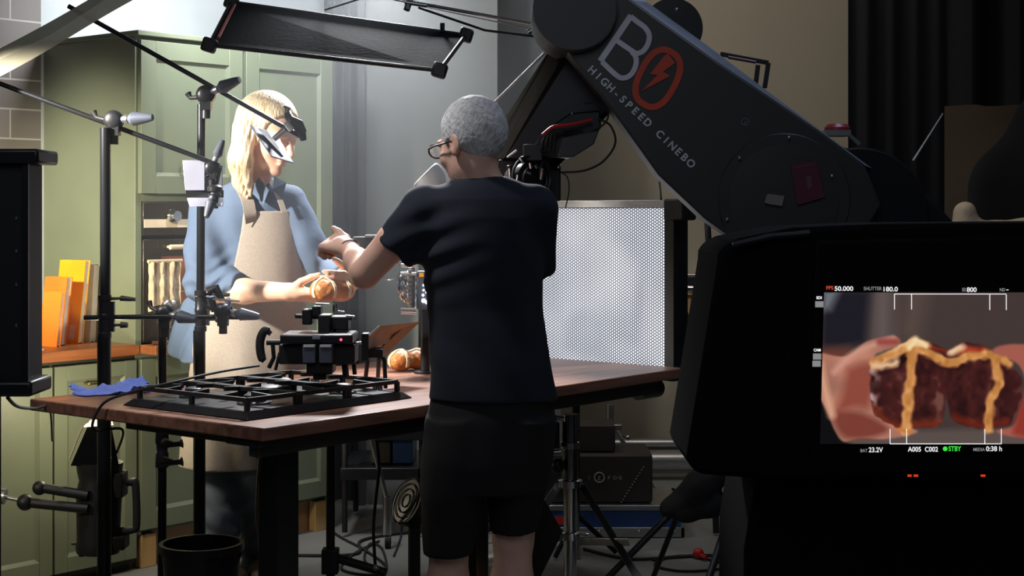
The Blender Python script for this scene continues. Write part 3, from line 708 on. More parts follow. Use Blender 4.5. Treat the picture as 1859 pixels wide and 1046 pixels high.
for (xx, yy) in ((402, 5.7), (462, 5.84)):
    c = P(xx, 0, yy)
    iso(lambda X: smax(smin(ell(X, (c.x+.05, yy-.08, .04), (.06, .12, .05)), ell(X, (c.x, yy, .06), (.04, .055, .08)), .03), .004-X[2], .004), (c.x-.08, yy-.23, -.01), (c.x+.16, yy+.1, .16), .006, 'shoe', M['brownhose'], wom)
def shirt(X):
    f = loft(X, [wl(322, 440, 500, .060), wl(334, 412, 518, .075), wl(350, 385, 535, .092), wl(372, 366, 546, .108), wl(430, 372, 548, .118), wl(520, 378, 546, .120), wl(600, 352, 546, .130), wl(655, 325, 545, .135)])
    a, b = V(pt(380, 372, Yw)), V(pt(374, 508, 5.57)); f = smin(f, cone(X, tuple(a), tuple(b), .075, .080), .035)
    c = V(pt(452, 521, 5.45)); s = cone(X, tuple(b+V((0, 0, -.012))), tuple(c), .074, .046); s = np.maximum(s, plane(X, tuple(V(pt(437, 521, 5.47))), V(r_wr)-V(r_el))); f = smin(f, s, .03)
    e = V(pt(584, 480, 5.62)); f = smin(f, chain(X, [pt(525, 372, Yw), tuple(e)], (.070, .056), .02), .03)
    g = V(pt(622, 503, 5.45)); s = cone(X, tuple(e), tuple(g+(g-e)*.2), .054, .040); s = np.maximum(s, plane(X, tuple(g), g-e)); f = smin(f, s, .02)
    s = cone(X, pt(355, 560, 5.72), pt(322, 632, 5.72), .05, .038); f = smin(f, s, .05)
    f = f+.006*nz(X, 30, 26, 22, .3)+.004*np.sin(70*(X[0]*.8+X[2]*.35)+3*np.sin(11*X[2]))*np.clip((X[2]-.95)*4, 0, 1)*np.clip((1.45-X[2])*6, 0, 1)
    dd = np.sqrt((X[0]-r_el[0])**2+(X[2]-r_el[2]-.01)**2); f = f+.009*np.sin(110*(X[2]-.25*(X[0]-r_el[0]))+2*np.sin(40*X[0]))*np.exp(-dd*dd/.008)
    return f
iso(shirt, V((P(300, 0, Yw).x, 5.36, P(0, 665, Yw).z)), V((P(648, 0, Yw).x, 5.88, 1.50)), .0055, 'denim_shirt', M['denim'], wom)
def apron(X):
    base = loft(X, [wl(345, 392, 538, .104), wl(372, 374, 552, .122), wl(430, 378, 553, .132), wl(520, 384, 552, .135), wl(600, 350, 556, .150), wl(700, 338, 546, .165), wl(800, 330, 515, .170), wl(856, 328, 498, .170)], cap=False)
    base = base+.006*np.sin(X[0]*38+3*X[2])*np.clip((1.15-X[2])*1.6, 0, 1)
    shell = np.abs(base)-.0055
    cx = np.interp(X[2], [P(0, 856, Yw).z, P(0, 600, Yw).z, P(0, 380, Yw).z], [P(413, 0, Yw).x, P(452, 0, Yw).x, P(466, 0, Yw).x])
    dx, dy = X[0]-cx, X[1]-Yw
    front = -(dx*fbx+dy*fby)+np.interp(X[2], [.3, .95, 1.15], [-.06, -.02, .03])
    lat = dx*(-fby)+dy*fbx
    z = X[2]
    zz = [P(0, y, 5.57).z for y in (600, 545, 500, 450, 400, 384)]
    zz = [P(0, y, 5.5).z for y in (620, 570, 545, 500, 450, 420, 384)]
    xl = np.interp(z, zz, [P(x, 0, 5.5).x for x in (300, 340, 398, 416, 427, 433, 437)]); xr = np.interp(z, zz, [P(x, 0, 5.5).x for x in (575, 560, 555, 550, 538, 530, 517)])
    top = z-P(0, 383, 5.57).z
    f = np.maximum(np.maximum(shell, front), np.maximum(np.maximum(xl-X[0], X[0]-xr), np.maximum(top, P(0, 853, 5.57).z-z)))
    return f
iso(apron, V((P(305, 0, Yw).x, 5.42, .44)), V((P(572, 0, Yw).x, 5.9, 1.40)), .0048, 'apron', M['linen'], wom)
st = MB()
def strap(pts, w=.020):
    pts = spline(pts, 6); vs = []; n = len(pts)
    for i, p in enumerate(pts):
        t = (pts[min(i+1, n-1)]-pts[max(i-1, 0)]).normalized(); s = t.cross(V((fbx, fby, .3))).normalized()*w/2; nn = t.cross(s).normalized()*.0015
        vs += [p-s-nn, p+s-nn, p+s+nn, p-s+nn]
    fs = []
    for i in range(n-1):
        a = 4*i
        for k in range(4): fs.append((a+k, a+(k+1) % 4, a+4+(k+1) % 4, a+4+k))
    st.add(vs, fs)
strap([P(456, 404, 5.54), P(454, 388, 5.530), P(450, 366, 5.545), P(440, 345, 5.58), P(432, 330, 5.62)], .045); strap([P(516, 386, 5.55), P(510, 368, 5.56), P(500, 345, 5.58), P(492, 328, 5.6)])
st.build('apron_strap', M['linen'], wom)
cl = MB()
cl.hexa([P(470, 322, 5.54), P(488, 345, 5.52), P(478, 372, 5.54), P(452, 345, 5.56)], [P(470, 322, 5.545)+V((0,.006,0)), P(488, 345, 5.53), P(478, 372, 5.55), P(452, 345, 5.57)])
cl.hexa([P(498, 320, 5.56), P(520, 332, 5.57), P(512, 362, 5.56), P(494, 344, 5.53)], [P(498, 320, 5.57), P(520, 332, 5.58), P(512, 362, 5.57), P(494, 344, 5.54)])
cl.build('collar', M['denim'], wom)
def wom_hair(X):
    L = [q/HW for q in local(X, wo, wR)]
    f = ell(L, (0, .020, .036), (.090, .108, .098))
    zb = np.interp(L[1], [-.11, -.092, -.07, -.045, -.02, .02], [.15, .11, .088, .045, -.05, -.2])
    f = smax(f, (zb-L[2]), .010)*HW
    g = chain(X, [pt(448, 235, 5.56), pt(440, 290, 5.56), pt(440, 330, 5.56), pt(449, 358, 5.55)], (.050, .045, .030, .007), .03)
    g = smin(g, chain(X, [pt(446, 230, 5.52), pt(446, 290, 5.5), pt(450, 330, 5.50), pt(455, 356, 5.51)], (.040, .022, .014, .005), .02), .012)
    g = smin(g, chain(X, [pt(456, 235, 5.66), pt(446, 300, 5.68), pt(450, 340, 5.70)], (.068, .055, .04), .03), .03)
    f = smin(f, g, .02)
    a = np.arctan2(L[1]-.02, L[0])
    am = np.clip((.10-L[2])*12, .15, 1); f = f+am*(.0016*np.sin(a*42+5*np.sin(L[2]*11))+.0009*np.sin(a*97+7*np.sin(L[2]*8)))
    # the face stays free of hair
    fc = ell(L, (.0, -.090, -.045), (.078, .078, .110))
    return smax(f, -fc*HW, .006)
iso(wom_hair, V((P(395, 0, 5.58).x, 5.38, P(0, 405, 5.58).z)), V((P(565, 0, 5.58).x, 5.84, 1.82)), .0036, 'hair', M['hair_w'], wom)

# ------------------------------------------------------------------ baked buns
def bun_thing(cs, r, ax, name, label, stripes, M0):
    """a double hot cross bun: lobes in a row along ax"""
    cs = [V(c) for c in cs]; c0 = sum(cs, V())/len(cs); z0 = min(c.z for c in cs)-r*.78
    t = thing(name, label, 'bun', (c0.x, c0.y, z0))
    def fld(X):
        f = None
        for c in cs:
            g = ell(X, c, (r, r, r*.80)); f = g if f is None else smin(f, g, r*.35)
        return smax(f+.0018*nz(X, 120, 110, 100, M0), z0-X[2], .008)
    lo = V([min(c[i] for c in cs)-r*1.25 for i in range(3)]); hi = V([max(c[i] for c in cs)+r*1.25 for i in range(3)])
    iso(fld, lo, hi, .0028, 'crust', M['dough'], t)
    a = V(ax).normalized(); s = V((0, 0, 1)).cross(a).normalized()
    def crs(X):
        f = fld(X); f = np.abs(f-.0005)-.0028; g = np.abs((X[0]-c0.x)*s.x+(X[1]-c0.y)*s.y)-.0065
        for c in cs: g = np.minimum(g, np.abs((X[0]-c.x)*a.x+(X[1]-c.y)*a.y)-.0065)
        return np.maximum(np.maximum(f, g), c0.z-r*.45-X[2])
    iso(crs, lo, hi, .0024, 'dough_cross', M['cross'], t)
    return t
b1 = P(590, 527, 5.275); b2_ = P(617, 527, 5.325)
bun_thing([b1, b2_], .052, b2_-b1, 'hot_cross_bun', 'pair of glazed buns held up in the hands of the blonde person', 1, .3)
b1 = P(727, 645, 5.52); b1.z = ZT+.0375; b2_ = b1+V((.058, .045, 0))
bun_thing([b1, b2_], .047, b2_-b1, 'hot_cross_bun', 'pair of golden buns lying on the table beside the tilted board', 1, 1.1)

# ================================================================== STUDIO EQUIPMENT
def px(n, Y): return n*Y/F
def grip(parent, c, ax, knobdir, s=1.0, name='grip_head'):
    """round knuckle clamp with a paddle handle"""
    c = V(c); ax = V(ax).normalized(); kd = V(knobdir).normalized()
    b = MB().lathe(c-ax*.028*s, ax, [(.018*s, 0), (.026*s, .003*s), (.028*s, .010*s), (.020*s, .013*s), (.020*s, .020*s), (.030*s, .024*s), (.030*s, .040*s), (.024*s, .046*s), (.014*s, .050*s)], 20)
    b.box(c-V((0, 0, .028*s)), (.034*s, .034*s, .040*s)); b.cyl(c-V((0, 0, .075*s)), c-V((0, 0, .03*s)), .014*s, n=14)
    o = b.build(name, M['black2'], parent)
    k = MB(); k.cyl(c+kd*.02*s, c+kd*.055*s, .012*s, .010*s, 14)
    k.tube([c+kd*.05*s, c+kd*.065*s, c+kd*.115*s, c+kd*.13*s], [.012*s, .022*s, .014*s, .010*s], 12)
    k.build('paddle_handle', M['knob'], o)
    MB().tube([c+kd*.035*s, c+kd*.048*s], .0135*s, 14).build('steel_washer', M['alu'], o)
    t2 = MB(); t2.tube([c-kd*.02*s+V((0, 0, .0)), c-kd*.06*s+V((0, 0, .012*s)), c-kd*.07*s+V((0, 0, .030*s))], [.008*s, .007*s, .011*s], 10)
    t2.build('wing_bolt', M['black'], o)
    return o
def sleeve(parent, x, Y, y0, y1, r, rx=1):
    a, b = P(x, y0, Y), P(x, y1, Y); L = (a-b).length
    m = MB().lathe(b, (0, 0, 1), [(r, 0), (r*1.18, .002), (r*1.18, L*.12), (r*1.02, L*.14), (r*1.02, L*.45), (r*1.14, L*.47), (r*1.14, L*.55), (r*1.02, L*.57), (r*1.02, L*.86), (r*1.15, L*.88), (r*1.15, L), (r, L+.001)])
    m.box((a+b)/2+V((r*1.2, 0, 0)), (r*1.0, r*.9, L*.7))
    o = m.build('collar', M['black2'], parent)
    h = a-V((-r, 0, L*.08)); k = MB().tube([h, h+V((.03, 0, 0)), h+V((.034, 0, 0)), h+V((.062, 0, -.002)), h+V((.08, 0, -.003))], [.005, .005, .010, .008, .006], 10)
    h2 = b+V((r, 0, L*.3)); k.tube([h2, h2+V((.03, 0, 0)), h2+V((.034, 0, 0)), h2+V((.055, 0, 0))], [.005, .005, .011, .009], 10)
    k.build('locking_knob', M['black'], o); return o
def turtle(parent, x, y, R=.26, r=.012):
    for a in (.4, 2.5, 4.6):
        MB().tube([(x, y, .13), (x+R*.45*math.cos(a), y+R*.45*math.sin(a), .11), (x+R*math.cos(a), y+R*math.sin(a), .012)], r, 8).build('leg', M['pole'], parent)

# --- left stand with boom
Y1 = 5.05
s1 = thing('light_stand', 'black stand left of the blonde person with boom holding the grey card over the shoulder', 'light stand', P(189, 0, Y1).xy.to_3d())
p = P(189, 0, Y1); zt_ = P(0, 232, Y1).z
MB().cyl((p.x, Y1, .10), (p.x, Y1, P(0, 610, Y1).z), px(12.5, Y1), n=20).build('pole', M['pole'], s1)
MB().cyl((p.x+.004, Y1, P(0, 560, Y1).z), (p.x+.004, Y1, zt_), px(9.5, Y1), n=20).build('pole', M['pole'], s1)
sleeve(s1, 190, Y1, 536, 614, px(10.5, Y1)); turtle(s1, p.x, Y1)
a, b = P(-40, 137, Y1+.04), P(398, 300, Y1+.04)
MB().tube([a, b], px(4.6, Y1), 12).build('boom', M['pole'], s1)
grip(s1, P(207, 218, Y1+.02), (0, -1, .0), (1, -.25, .05), 1.05)
grip(s1, P(385, 305, Y1+.03), (.3, -1, 0), (.35, .2, 1), .75); grip(s1, P(390, 345, Y1+.03), (0, 0, 1), (-.2, -.6, -1), .8)
# --- right stand with boom
Y2 = 5.24
s2 = thing('light_stand', 'black stand in front of the blonde person with boom reaching to the face', 'light stand', P(364, 0, Y2).xy.to_3d())
p = P(364, 0, Y2)
MB().cyl((p.x-.004, Y2, .10), (p.x-.004, Y2, P(0, 600, Y2).z), px(11, Y2), n=20).build('pole', M['pole'], s2)
MB().cyl((p.x, Y2, P(0, 560, Y2).z), (p.x+.003, Y2, P(0, 190, Y2).z), px(7.5, Y2), n=20).build('pole', M['pole'], s2)
sleeve(s2, 364, Y2, 528, 602, px(9.5, Y2)); turtle(s2, p.x, Y2, .22)
a, b = P(124, 11, Y2-.05), P(548, 249, Y2-.03)
MB().tube([a, b], px(4.3, Y2), 12).build('boom', M['pole'], s2)
grip(s2, P(374, 172, Y2-.04), (0, -1, 0), (.9, -.35, .35), 1.05)
# clamp at the boom end
cl = MB(); cl.tube([P(521, 196, Y2), P(524, 212, Y2-.03), P(536, 226, Y2-.04), P(548, 240, Y2-.04), P(551, 254, Y2-.03)], [px(4, Y2), px(8, Y2), px(9, Y2), px(8, Y2), px(6, Y2)], 12)
cl.tube([P(528, 214, Y2-.05), P(546, 222, Y2-.05), P(553, 240, Y2-.05)], px(4.5, Y2), 10)
cl.build('end_clamp', M['black2'], s2)
MB().tube([P(516, 193, Y2-.03), P(525, 196, Y2-.03), P(521, 205, Y2-.03)], px(3.6, Y2), 8).build('clamp_tip', M['alu'], s2)
MB().tube([P(519, 222, Y2-.06), P(530, 236, Y2-.06)], px(6, Y2), 10).build('clamp_bolt', M['white'], s2)
MB().tube([P(517, 236, Y2-.06), P(497, 253, Y2-.07)], [px(7, Y2), px(5, Y2)], 12).build('card_holder', M['alu'], s2)
# cards
def card_quad(name, pts, th, m, label, cat, parts=()):
    pts = [V(q) for q in pts]; n = (pts[1]-pts[0]).cross(pts[3]-pts[0]).normalized()*th
    c = sum(pts, V())/4; t = thing(name, label, cat, c)
    MB().hexa(pts, [q+n for q in pts]).build('board', m, t, bevel=.001); return t
t = card_quad('foam_card', [P(453, 228, 5.15), P(492, 285, 5.10), P(532, 297, 5.20), P(500, 243, 5.27)], .004, M['card'], 'small tilted grey reflector card held beside the blonde person\'s cheek', 'reflector card')
MB().hexa([P(468, 233, 5.155), P(512, 281, 5.17), P(521, 291, 5.20), P(484, 236, 5.20)], [P(468, 233, 5.15), P(512, 281, 5.16), P(521, 291, 5.19), P(484, 236, 5.19)]).build('reflection_band', M['black2'], t)  # dark reflection on the card, put in as a black strip
t = thing('foam_card', 'grey lavender reflector card clamped above the blonde person\'s shoulder', 'reflector card', P(371, 375, 5.1))
MB().hexa([P(331, 291, 5.12), P(372, 291, 5.12), P(372, 346, 5.10), P(336, 346, 5.10)], [P(331, 291, 5.13), P(372, 291, 5.13), P(372, 346, 5.11), P(336, 346, 5.11)]).build('board', M['card'], t, bevel=.002)
MB().hexa([P(370, 296, 5.125), P(404, 300, 5.14), P(404, 346, 5.14), P(370, 346, 5.11)], [P(370, 296, 5.135), P(404, 300, 5.15), P(404, 346, 5.15), P(370, 346, 5.12)]).build('side_flap', M['card'], t, bevel=.002)
MB().hexa([P(337, 345, 5.10), P(406, 345, 5.12), P(406, 360, 5.11), P(339, 360, 5.10)], [P(337, 345, 5.12), P(406, 345, 5.14), P(406, 360, 5.13), P(339, 360, 5.12)]).build('slot', M['black2'], t)
MB().hexa([P(339, 359, 5.09), P(407, 359, 5.09), P(405, 375, 5.05), P(344, 375, 5.05)], [P(339, 359, 5.12), P(407, 359, 5.12), P(405, 375, 5.10), P(344, 375, 5.10)]).build('lower_lip', M['card'], t, bevel=.003)
# --- low stand with horizontal rod
Y3 = 5.16
s3 = thing('light_stand', 'short black stand with a horizontal rod between the two tall stands', 'light stand', P(293, 0, Y3+.05).xy.to_3d())
p = P(295, 0, Y3+.05)
MB().cyl((p.x-.002, p.y, .09), (p.x, p.y, P(0, 575, Y3).z), px(8, Y3), n=18).build('pole', M['pole'], s3); turtle(s3, p.x, p.y, .2)
MB().tube([P(153, 577, Y3-.08), P(300, 575, Y3-.08), P(452, 576, Y3-.09)], px(4.6, Y3), 12).build('rod', M['pole'], s3)
grip(s3, P(300, 570, Y3-.06), (0, -1, 0), (.9, -.5, -.12), 1.0)
grip(s3, P(405, 566, Y3-.10), (-.5, -1, 0), (1, -.2, -.12), .95)
g = MB(); g.tube([P(386, 543, 5.02), P(435, 547, 5.02)], px(2, 5), 8); g.tube([P(417, 547, 5.02), P(415, 560, 5.03)], px(3, 5), 8); g.build('chrome_pin', M['chrome'], s3)
g = MB(); g.tube([P(378, 530, 5.05), P(392, 524, 5.05), P(404, 545, 5.05)], [px(9, 5), px(9, 5), px(5, 5)], 12); g.tube([P(384, 540, 5.06), P(390, 566, 5.06)], px(6, 5), 10); g.build('clamp', M['black'], s3)
for yy in (805, 838):
    g = MB().tube([P(298, yy, 5.17), P(316, yy+2, 5.15), P(326, yy+1, 5.15), P(331, yy, 5.15)], [px(10, 5), px(5, 5), px(5, 5), px(9, 5)], 10); g.build('locking_knob', M['black'], s3)
g = MB().lathe(P(294, 850, Y3+.05), (0, 0, 1), [(px(9, 5), 0), (px(13, 5), .004), (px(13, 5), .05), (px(11, 5), .055), (px(11, 5), .08), (px(13, 5), .085), (px(13, 5), .12), (px(9, 5), .124)]); g.build('collar', M['black2'], s3)

# --- small black clamp under the held buns, on the camera rig
Yr = 4.62
rg = thing('camera_rig', 'black camera head with twin grey batteries standing on the gas hob', 'camera rig', P(570, 0, Yr).xy.to_3d()+V((0, 0, ZT+.066)))
def pbox(mb, x0, y0, x1, y1, Ya, Yb): mb.hexa([P(x0, y1, Ya), P(x1, y1, Ya), V((P(x1, 0, Ya).x, Yb, P(0, y1, Ya).z)), V((P(x0, 0, Ya).x, Yb, P(0, y1, Ya).z))], [P(x0, y0, Ya), P(x1, y0, Ya), V((P(x1, 0, Ya).x, Yb, P(0, y0, Ya).z)), V((P(x0, 0, Ya).x, Yb, P(0, y0, Ya).z))]); return mb
pbox(MB(), 508, 608, 640, 625, 4.55, 4.72).build('top_plate', M['black2'], rg, bevel=.005)
q = MB(); pbox(q, 506, 626, 644, 662, 4.58, 4.70); q.build('body', M['black'], rg, bevel=.004)
q = MB(); pbox(q, 556, 660, 603, 680, 4.56, 4.66); pbox(q, 568, 678, 592, 690, 4.58, 4.64); q.build('lower_mount', M['black'], rg, bevel=.004)
for x0 in (549, 579):
    o = pbox(MB(), x0, 626, x0+24, 660, 4.535, 4.575).build('battery', M['knob'], rg, bevel=.003)
    pbox(MB(), x0+2, 626, x0+22, 630.5, 4.531, 4.537).build('bright_label', M['white'], o)
pbox(MB(), 567, 611, 581, 616, 4.545, 4.553).build('label', M['card'], rg)
MB().sph(P(619, 617, 4.547), .004, 8).build('red_light', mat('red_led', (.9, .1, .15), emit=(1, .08, .15), es=2), rg)
q = MB(); q.tube(spline([P(492, 606, Yr), P(482, 600, Yr), P(474, 612, Yr), P(472, 630, Yr), P(475, 648, Yr), P(481, 655, Yr)]), [px(5, Yr)]*5+[px(8, Yr)]*31+[px(6, Yr)]*5, 12); q.build('side_grip', M['rubber'], rg)
q = MB(); q.cyl(P(484, 622, Yr), P(510, 622, Yr), px(5, Yr)); q.tube([P(495, 624, Yr), P(497, 650, Yr), P(488, 668, Yr)], px(4, Yr), 8); q.build('arm', M['black'], rg); q = MB(); q.tube([P(508, 640, Yr), P(500, 672, Yr)], px(3, Yr), 8); q.build('leg', M['black'], rg); q = MB(); q.tube([P(640, 632, Yr), P(644, 680, Yr)], px(4, Yr), 8); q.build('leg', M['black'], rg); q = MB(); q.tube([P(625, 650, Yr), P(628, 684, Yr)], px(6, Yr), 8); q.build('leg', M['black'], rg)
q = MB(); q.cyl(P(640, 624, Yr), P(656, 622, Yr), px(3, Yr)); q.build('chrome_shaft', M['chrome'], rg)
# column of clamps rising behind it
q = MB(); q.cyl(P(594, 612, 4.68), P(593, 590, 4.68), px(4, Yr)); q.cyl(P(608, 612, 4.68), P(608, 590, 4.68), px(3, Yr))
pbox(q, 577, 572, 600, 606, 4.64, 4.72); pbox(q, 600, 575, 632, 600, 4.66, 4.74); pbox(q, 548, 562, 566, 590, 4.66, 4.72); q.cyl(P(535, 574, 4.69), P(640, 578, 4.69), px(4, Yr)); pbox(q, 566, 556, 582, 575, 4.66, 4.72)
q.build('clamp_column', M['black'], rg, bevel=.004)
q = MB(); q.tube([P(573, 552, 4.66), P(598, 553, 4.66)], px(2.5, Yr), 8); q.tube([P(606, 552, 4.66), P(606, 566, 4.66)], px(1.8, Yr), 8); q.tube([P(611, 552, 4.66), P(613, 565, 4.66), P(625, 567, 4.66)], px(2, Yr), 8); q.tube([P(627, 573, 4.66), P(643, 575, 4.66), P(646, 581, 4.66)], px(1.8, Yr), 8); q.tube([P(560, 562, 4.66), P(566, 562, 4.66)], px(2, Yr), 8)
q.build('chrome_lever', M['chrome'], rg)

# --- tilted board on a bracket
tbm = thing('tilted_board', 'tilted wood coloured board on a small black bracket between hob and buns', 'board', P(690, 0, 4.98).xy.to_3d()+V((0, 0, ZT)))
MB().hexa([P(669, 612, 4.85), P(690, 592, 4.92), P(763, 584, 5.15), P(722, 616, 5.10)], [P(669, 634, 4.85), P(684, 636, 4.95), P(722, 616, 5.17), P(722, 617, 5.11)]).build('upper_panel', M['plywood'], tbm, smooth=False)
MB().hexa([P(735, 592, 5.08), P(763, 584, 5.15), P(700, 645, 5.03), P(688, 636, 4.99)], [P(735, 592, 5.10), P(763, 584, 5.17), P(700, 645, 5.05), P(688, 636, 5.01)]).build('lower_panel', M['plywood'], tbm, smooth=False)
MB().tube([P(669, 610, 4.845), P(689, 592, 4.915)], px(1.6, 5), 8).build('edge_highlight', M['chrome'], tbm)  # highlight along the board edge, put in as a chrome tube
q = MB(); pbox(q, 656, 606, 669, 656, 4.84, 4.90); pbox(q, 664, 634, 695, 650, 4.86, 4.93)
q.tube([P(690, 640, 4.93), P(698, 655, 4.93), (P(700, 0, 4.93).x, 4.93, ZT+.006)], px(4, 5), 8); q.tube([P(668, 650, 4.93), (P(662, 0, 4.98).x, 4.98, ZT+.006)], px(4, 5), 8); q.tube([P(688, 648, 4.93), (P(684, 0, 5.02).x, 5.05, ZT+.006)], px(4, 5), 8)
q.build('bracket', M['black'], tbm, bevel=.002)

# --- silver lens rig on a black post, behind the man's side
lr = thing('lens_rig', 'silver lens rings and handheld readout on a black post beside the navy T-shirt', 'camera rig', P(772, 0, 5.5).xy.to_3d()+V((0, 0, ZT)))
YL = 5.45
q = MB()
for i, (dx, r) in enumerate(((727, 25), (733, 30), (740, 33))): q.torus(P(dx+6, 521, YL+.02*i), (1, -.35, 0), px(r*.9, YL), px(3.2, YL), 30, 8)
for yy in (482, 497, 560, 567): q.cyl(P(728, yy, YL-.03), P(755, yy+1, YL-.03), px(3.5, YL), n=12)
q.build('lens_ring', M['chrome'], lr)
q = MB(); q.cyl(P(748, 480, YL), P(747, 570, YL), px(6, YL), n=14)
for k in range(9): q.box(P(744, 492+8*k, YL-.03), (.012, .02, .008))
q.build('gear_rack', M['alu'], lr)
pbox(MB(), 756, 492, 790, 562, YL-.03, YL+.02).build('readout', M['knob'], lr, bevel=.006)
led = mat('cool_led', (.9, .9, 1), emit=(.85, .85, 1), es=3)
q = MB()
for (x, y, r) in ((769, 518, 2), (769, 527, 2), (768, 536, 2.4), (774, 531, 1.8), (769, 546, 4), (775, 549, 3.4)): q.sph(P(x, y, YL-.035), px(r, YL), 8)
q.build('indicator_lights', led, lr); pbox(MB(), 761, 496, 769, 503, YL-.034, YL-.03).build('yellow_label', M['yellow'], lr)
MB().torus(P(707, 490, YL), (0, 1, .1), px(19, YL), px(1.2, YL), 26, 6).build('cable_loop', M['alu'], lr)
MB().cyl((P(772, 0, YL).x, YL, ZT+.006), P(772, 562, YL), px(9, YL), n=16).build('post', M['black2'], lr)
MB().lathe((P(772, 0, YL).x, YL, ZT+.001), (0, 0, 1), [(.04, 0), (.04, .006), (.01, .008)]).build('base', M['black2'], lr)
q = MB(); pbox(q, 640, 430, 700, 470, YL+.05, YL+.12); q.cyl(P(670, 440, YL+.08), P(780, 470, YL+.02), px(5, YL)); q.build('monitor_back', M['black'], lr, bevel=.004)
pbox(MB(), 662, 427, 706, 431, YL+.04, YL+.13).build('top_edge', M['alu'], lr)
iso(lambda X: smax(ell(X, P(780, 330, YL), (px(30, YL), .04, px(38, YL)))+.003*nz(X, 60, 60, 60, 1), X[2]-P(0, 296, YL).z-(X[0]-P(790, 0, YL).x)*1.0, .01), P(745, 380, YL-.06), P(822, 285, YL+.06), .004, 'white_cover', M['white'], lr)
MB().cyl(P(786, 480, YL+.03), P(786, 350, YL+.01), px(6, YL)).build('upright', M['black2'], lr)

# --- honeycomb LED panel behind the table
def honeycomb():
    m = bpy.data.materials.new('honeycomb_led'); m.use_nodes = True; nt = m.node_tree; b = nt.nodes['Principled BSDF']
    tc = nt.nodes.new('ShaderNodeTexCoord'); sp = nt.nodes.new('ShaderNodeSeparateXYZ'); nt.links.new(tc.outputs['Object'], sp.inputs[0])
    def mth(op, a, c=None, e=None):
        n = nt.nodes.new('ShaderNodeMath'); n.operation = op
        for i, q in enumerate((a, c, e)):
            if q is None: continue
            if isinstance(q, (int, float)): n.inputs[i].default_value = q
            else: nt.links.new(q, n.inputs[i])
        return n.outputs[0]
    pc, pr = .0098, .0113
    u = mth('DIVIDE', mth('ADD', sp.outputs[0], 20), pc); fl = mth('FLOOR', u); par = mth('MODULO', fl, 2)
    fx = mth('MULTIPLY', mth('SUBTRACT', mth('SUBTRACT', u, fl), .5), pc)
    w = mth('ADD', mth('DIVIDE', mth('ADD', sp.outputs[2], 20), pr), mth('MULTIPLY', par, .5))
    fz = mth('MULTIPLY', mth('SUBTRACT', mth('FRACT', w), .5), pr)
    d = mth('SQRT', mth('ADD', mth('MULTIPLY', fx, fx), mth('MULTIPLY', fz, fz)))
    mk = nt.nodes.new('ShaderNodeMapRange'); mk.inputs[1].default_value = .0046; mk.inputs[2].default_value = .0026; nt.links.new(d, mk.inputs[0])
    nn = nt.nodes.new('ShaderNodeTexNoise'); nn.inputs['Scale'].default_value = 4; nt.links.new(tc.outputs['Object'], nn.inputs[0])
    st_ = mth('MULTIPLY', mk.outputs[0], mth('ADD', mth('MULTIPLY', nn.outputs[0], .9), .65))
    b.inputs['Base Color'].default_value = (.10, .105, .13, 1); b.inputs['Roughness'].default_value = .6
    b.inputs['Emission Color'].default_value = (.86, .90, 1, 1); nt.links.new(mth('ADD', st_, .10), b.inputs['Emission Strength']); return m
e0 = V((.612, 5.80, 0)); ev = V((-.768, .64, 0)); LA = math.atan2(-ev.y, -ev.x); LW = 1.29
LM = Matrix.Translation(e0) @ Matrix.Rotation(LA, 4, 'Z')      # x from -LW to 0 (right edge), front is -y
lp = thing('led_panel', 'large glowing honeycomb light panel standing behind the table', 'light panel', LM @ V((-LW/2, .03, 0)), LA)
z0, z1 = .765, P(0, 378, 5.85).z
MB().b2((-LW+.03, -.001, z0), (-.045, .004, z1)).build('honeycomb_face', honeycomb(), lp, LM, smooth=False)
MB().b2((-LW, .005, z0-.03), (0, .07, z1+.03)).build('housing', M['black2'], lp, LM, bevel=.003)
MB().b2((-LW, -.02, z1+.002), (-.045, .004, z1+.03)).build('top_rail', M['alu'], lp, LM, bevel=.002)
MB().b2((-.043, -.025, z0-.03), (.0, .004, z1+.03)).build('side_rail', M['black'], lp, LM, bevel=.002)
MB().b2((-LW, -.025, z0-.03), (-LW+.028, .004, z1+.03)).build('side_rail', M['black'], lp, LM, bevel=.002)
MB().b2((-LW+.03, -.02, z0-.03), (-.045, .004, z0-.002)).build('bottom_rail', M['black'], lp, LM, bevel=.002)
MB().b2((-.045, -.03, z1-.045), (.045, .06, z1+.034)).build('corner_bracket', M['black'], lp, LM, bevel=.008)
for xx in (-.55, -.96): MB().cyl((xx, .10, .12), (xx, .10, z1-.1), .016).build('stand_post', M['pole'], lp, LM)
for xx in (-.55, -.96):
    for a in (.5, 2.6, 4.7): MB().tube([(xx, .10, .16), (xx+.15*math.cos(a), .12+.15*math.sin(a), .012)], .010, 8).build('leg', M['pole'], lp, LM)

# --- black light panel frame at the left edge of the picture
YB = 3.1
bp_ = thing('studio_light', 'black light panel seen from behind at the far left, in front of the cabinets', 'light panel', P(-60, 0, YB).xy.to_3d())
pbox(MB(), -260, 296, 50, 694, YB, YB+.10).build('housing', M['black'], bp_, bevel=.004)
pbox(MB(), -260, 270, 69, 297, YB-.02, YB+.12).build('top_rail', M['black2'], bp_, bevel=.006)
pbox(MB(), -260, 693, 57, 721, YB-.02, YB+.12).build('bottom_rail', M['black2'], bp_, bevel=.006)
pbox(MB(), 40, 297, 51, 693, YB-.01, YB-.001).build('side_trim', M['black2'], bp_)
q = MB()
for y in (396, 456, 517, 591): pbox(q, 28, y-3, 31, y+3, YB-.004, YB-.001)
q.build('screws', M['alu'], bp_)
q = MB(); q.cyl((P(-60, 0, YB).x, YB+.15, 0), (P(-60, 0, YB).x, YB+.15, 1.3), .018); q.box((P(-60, 0, YB).x, YB+.15, .01), (.3, .3, .02)); q.box((P(-60, 0, YB).x, YB+.12, 1.2), (.05, .08, .1)); q.build('stand_post', M['pole'], bp_)

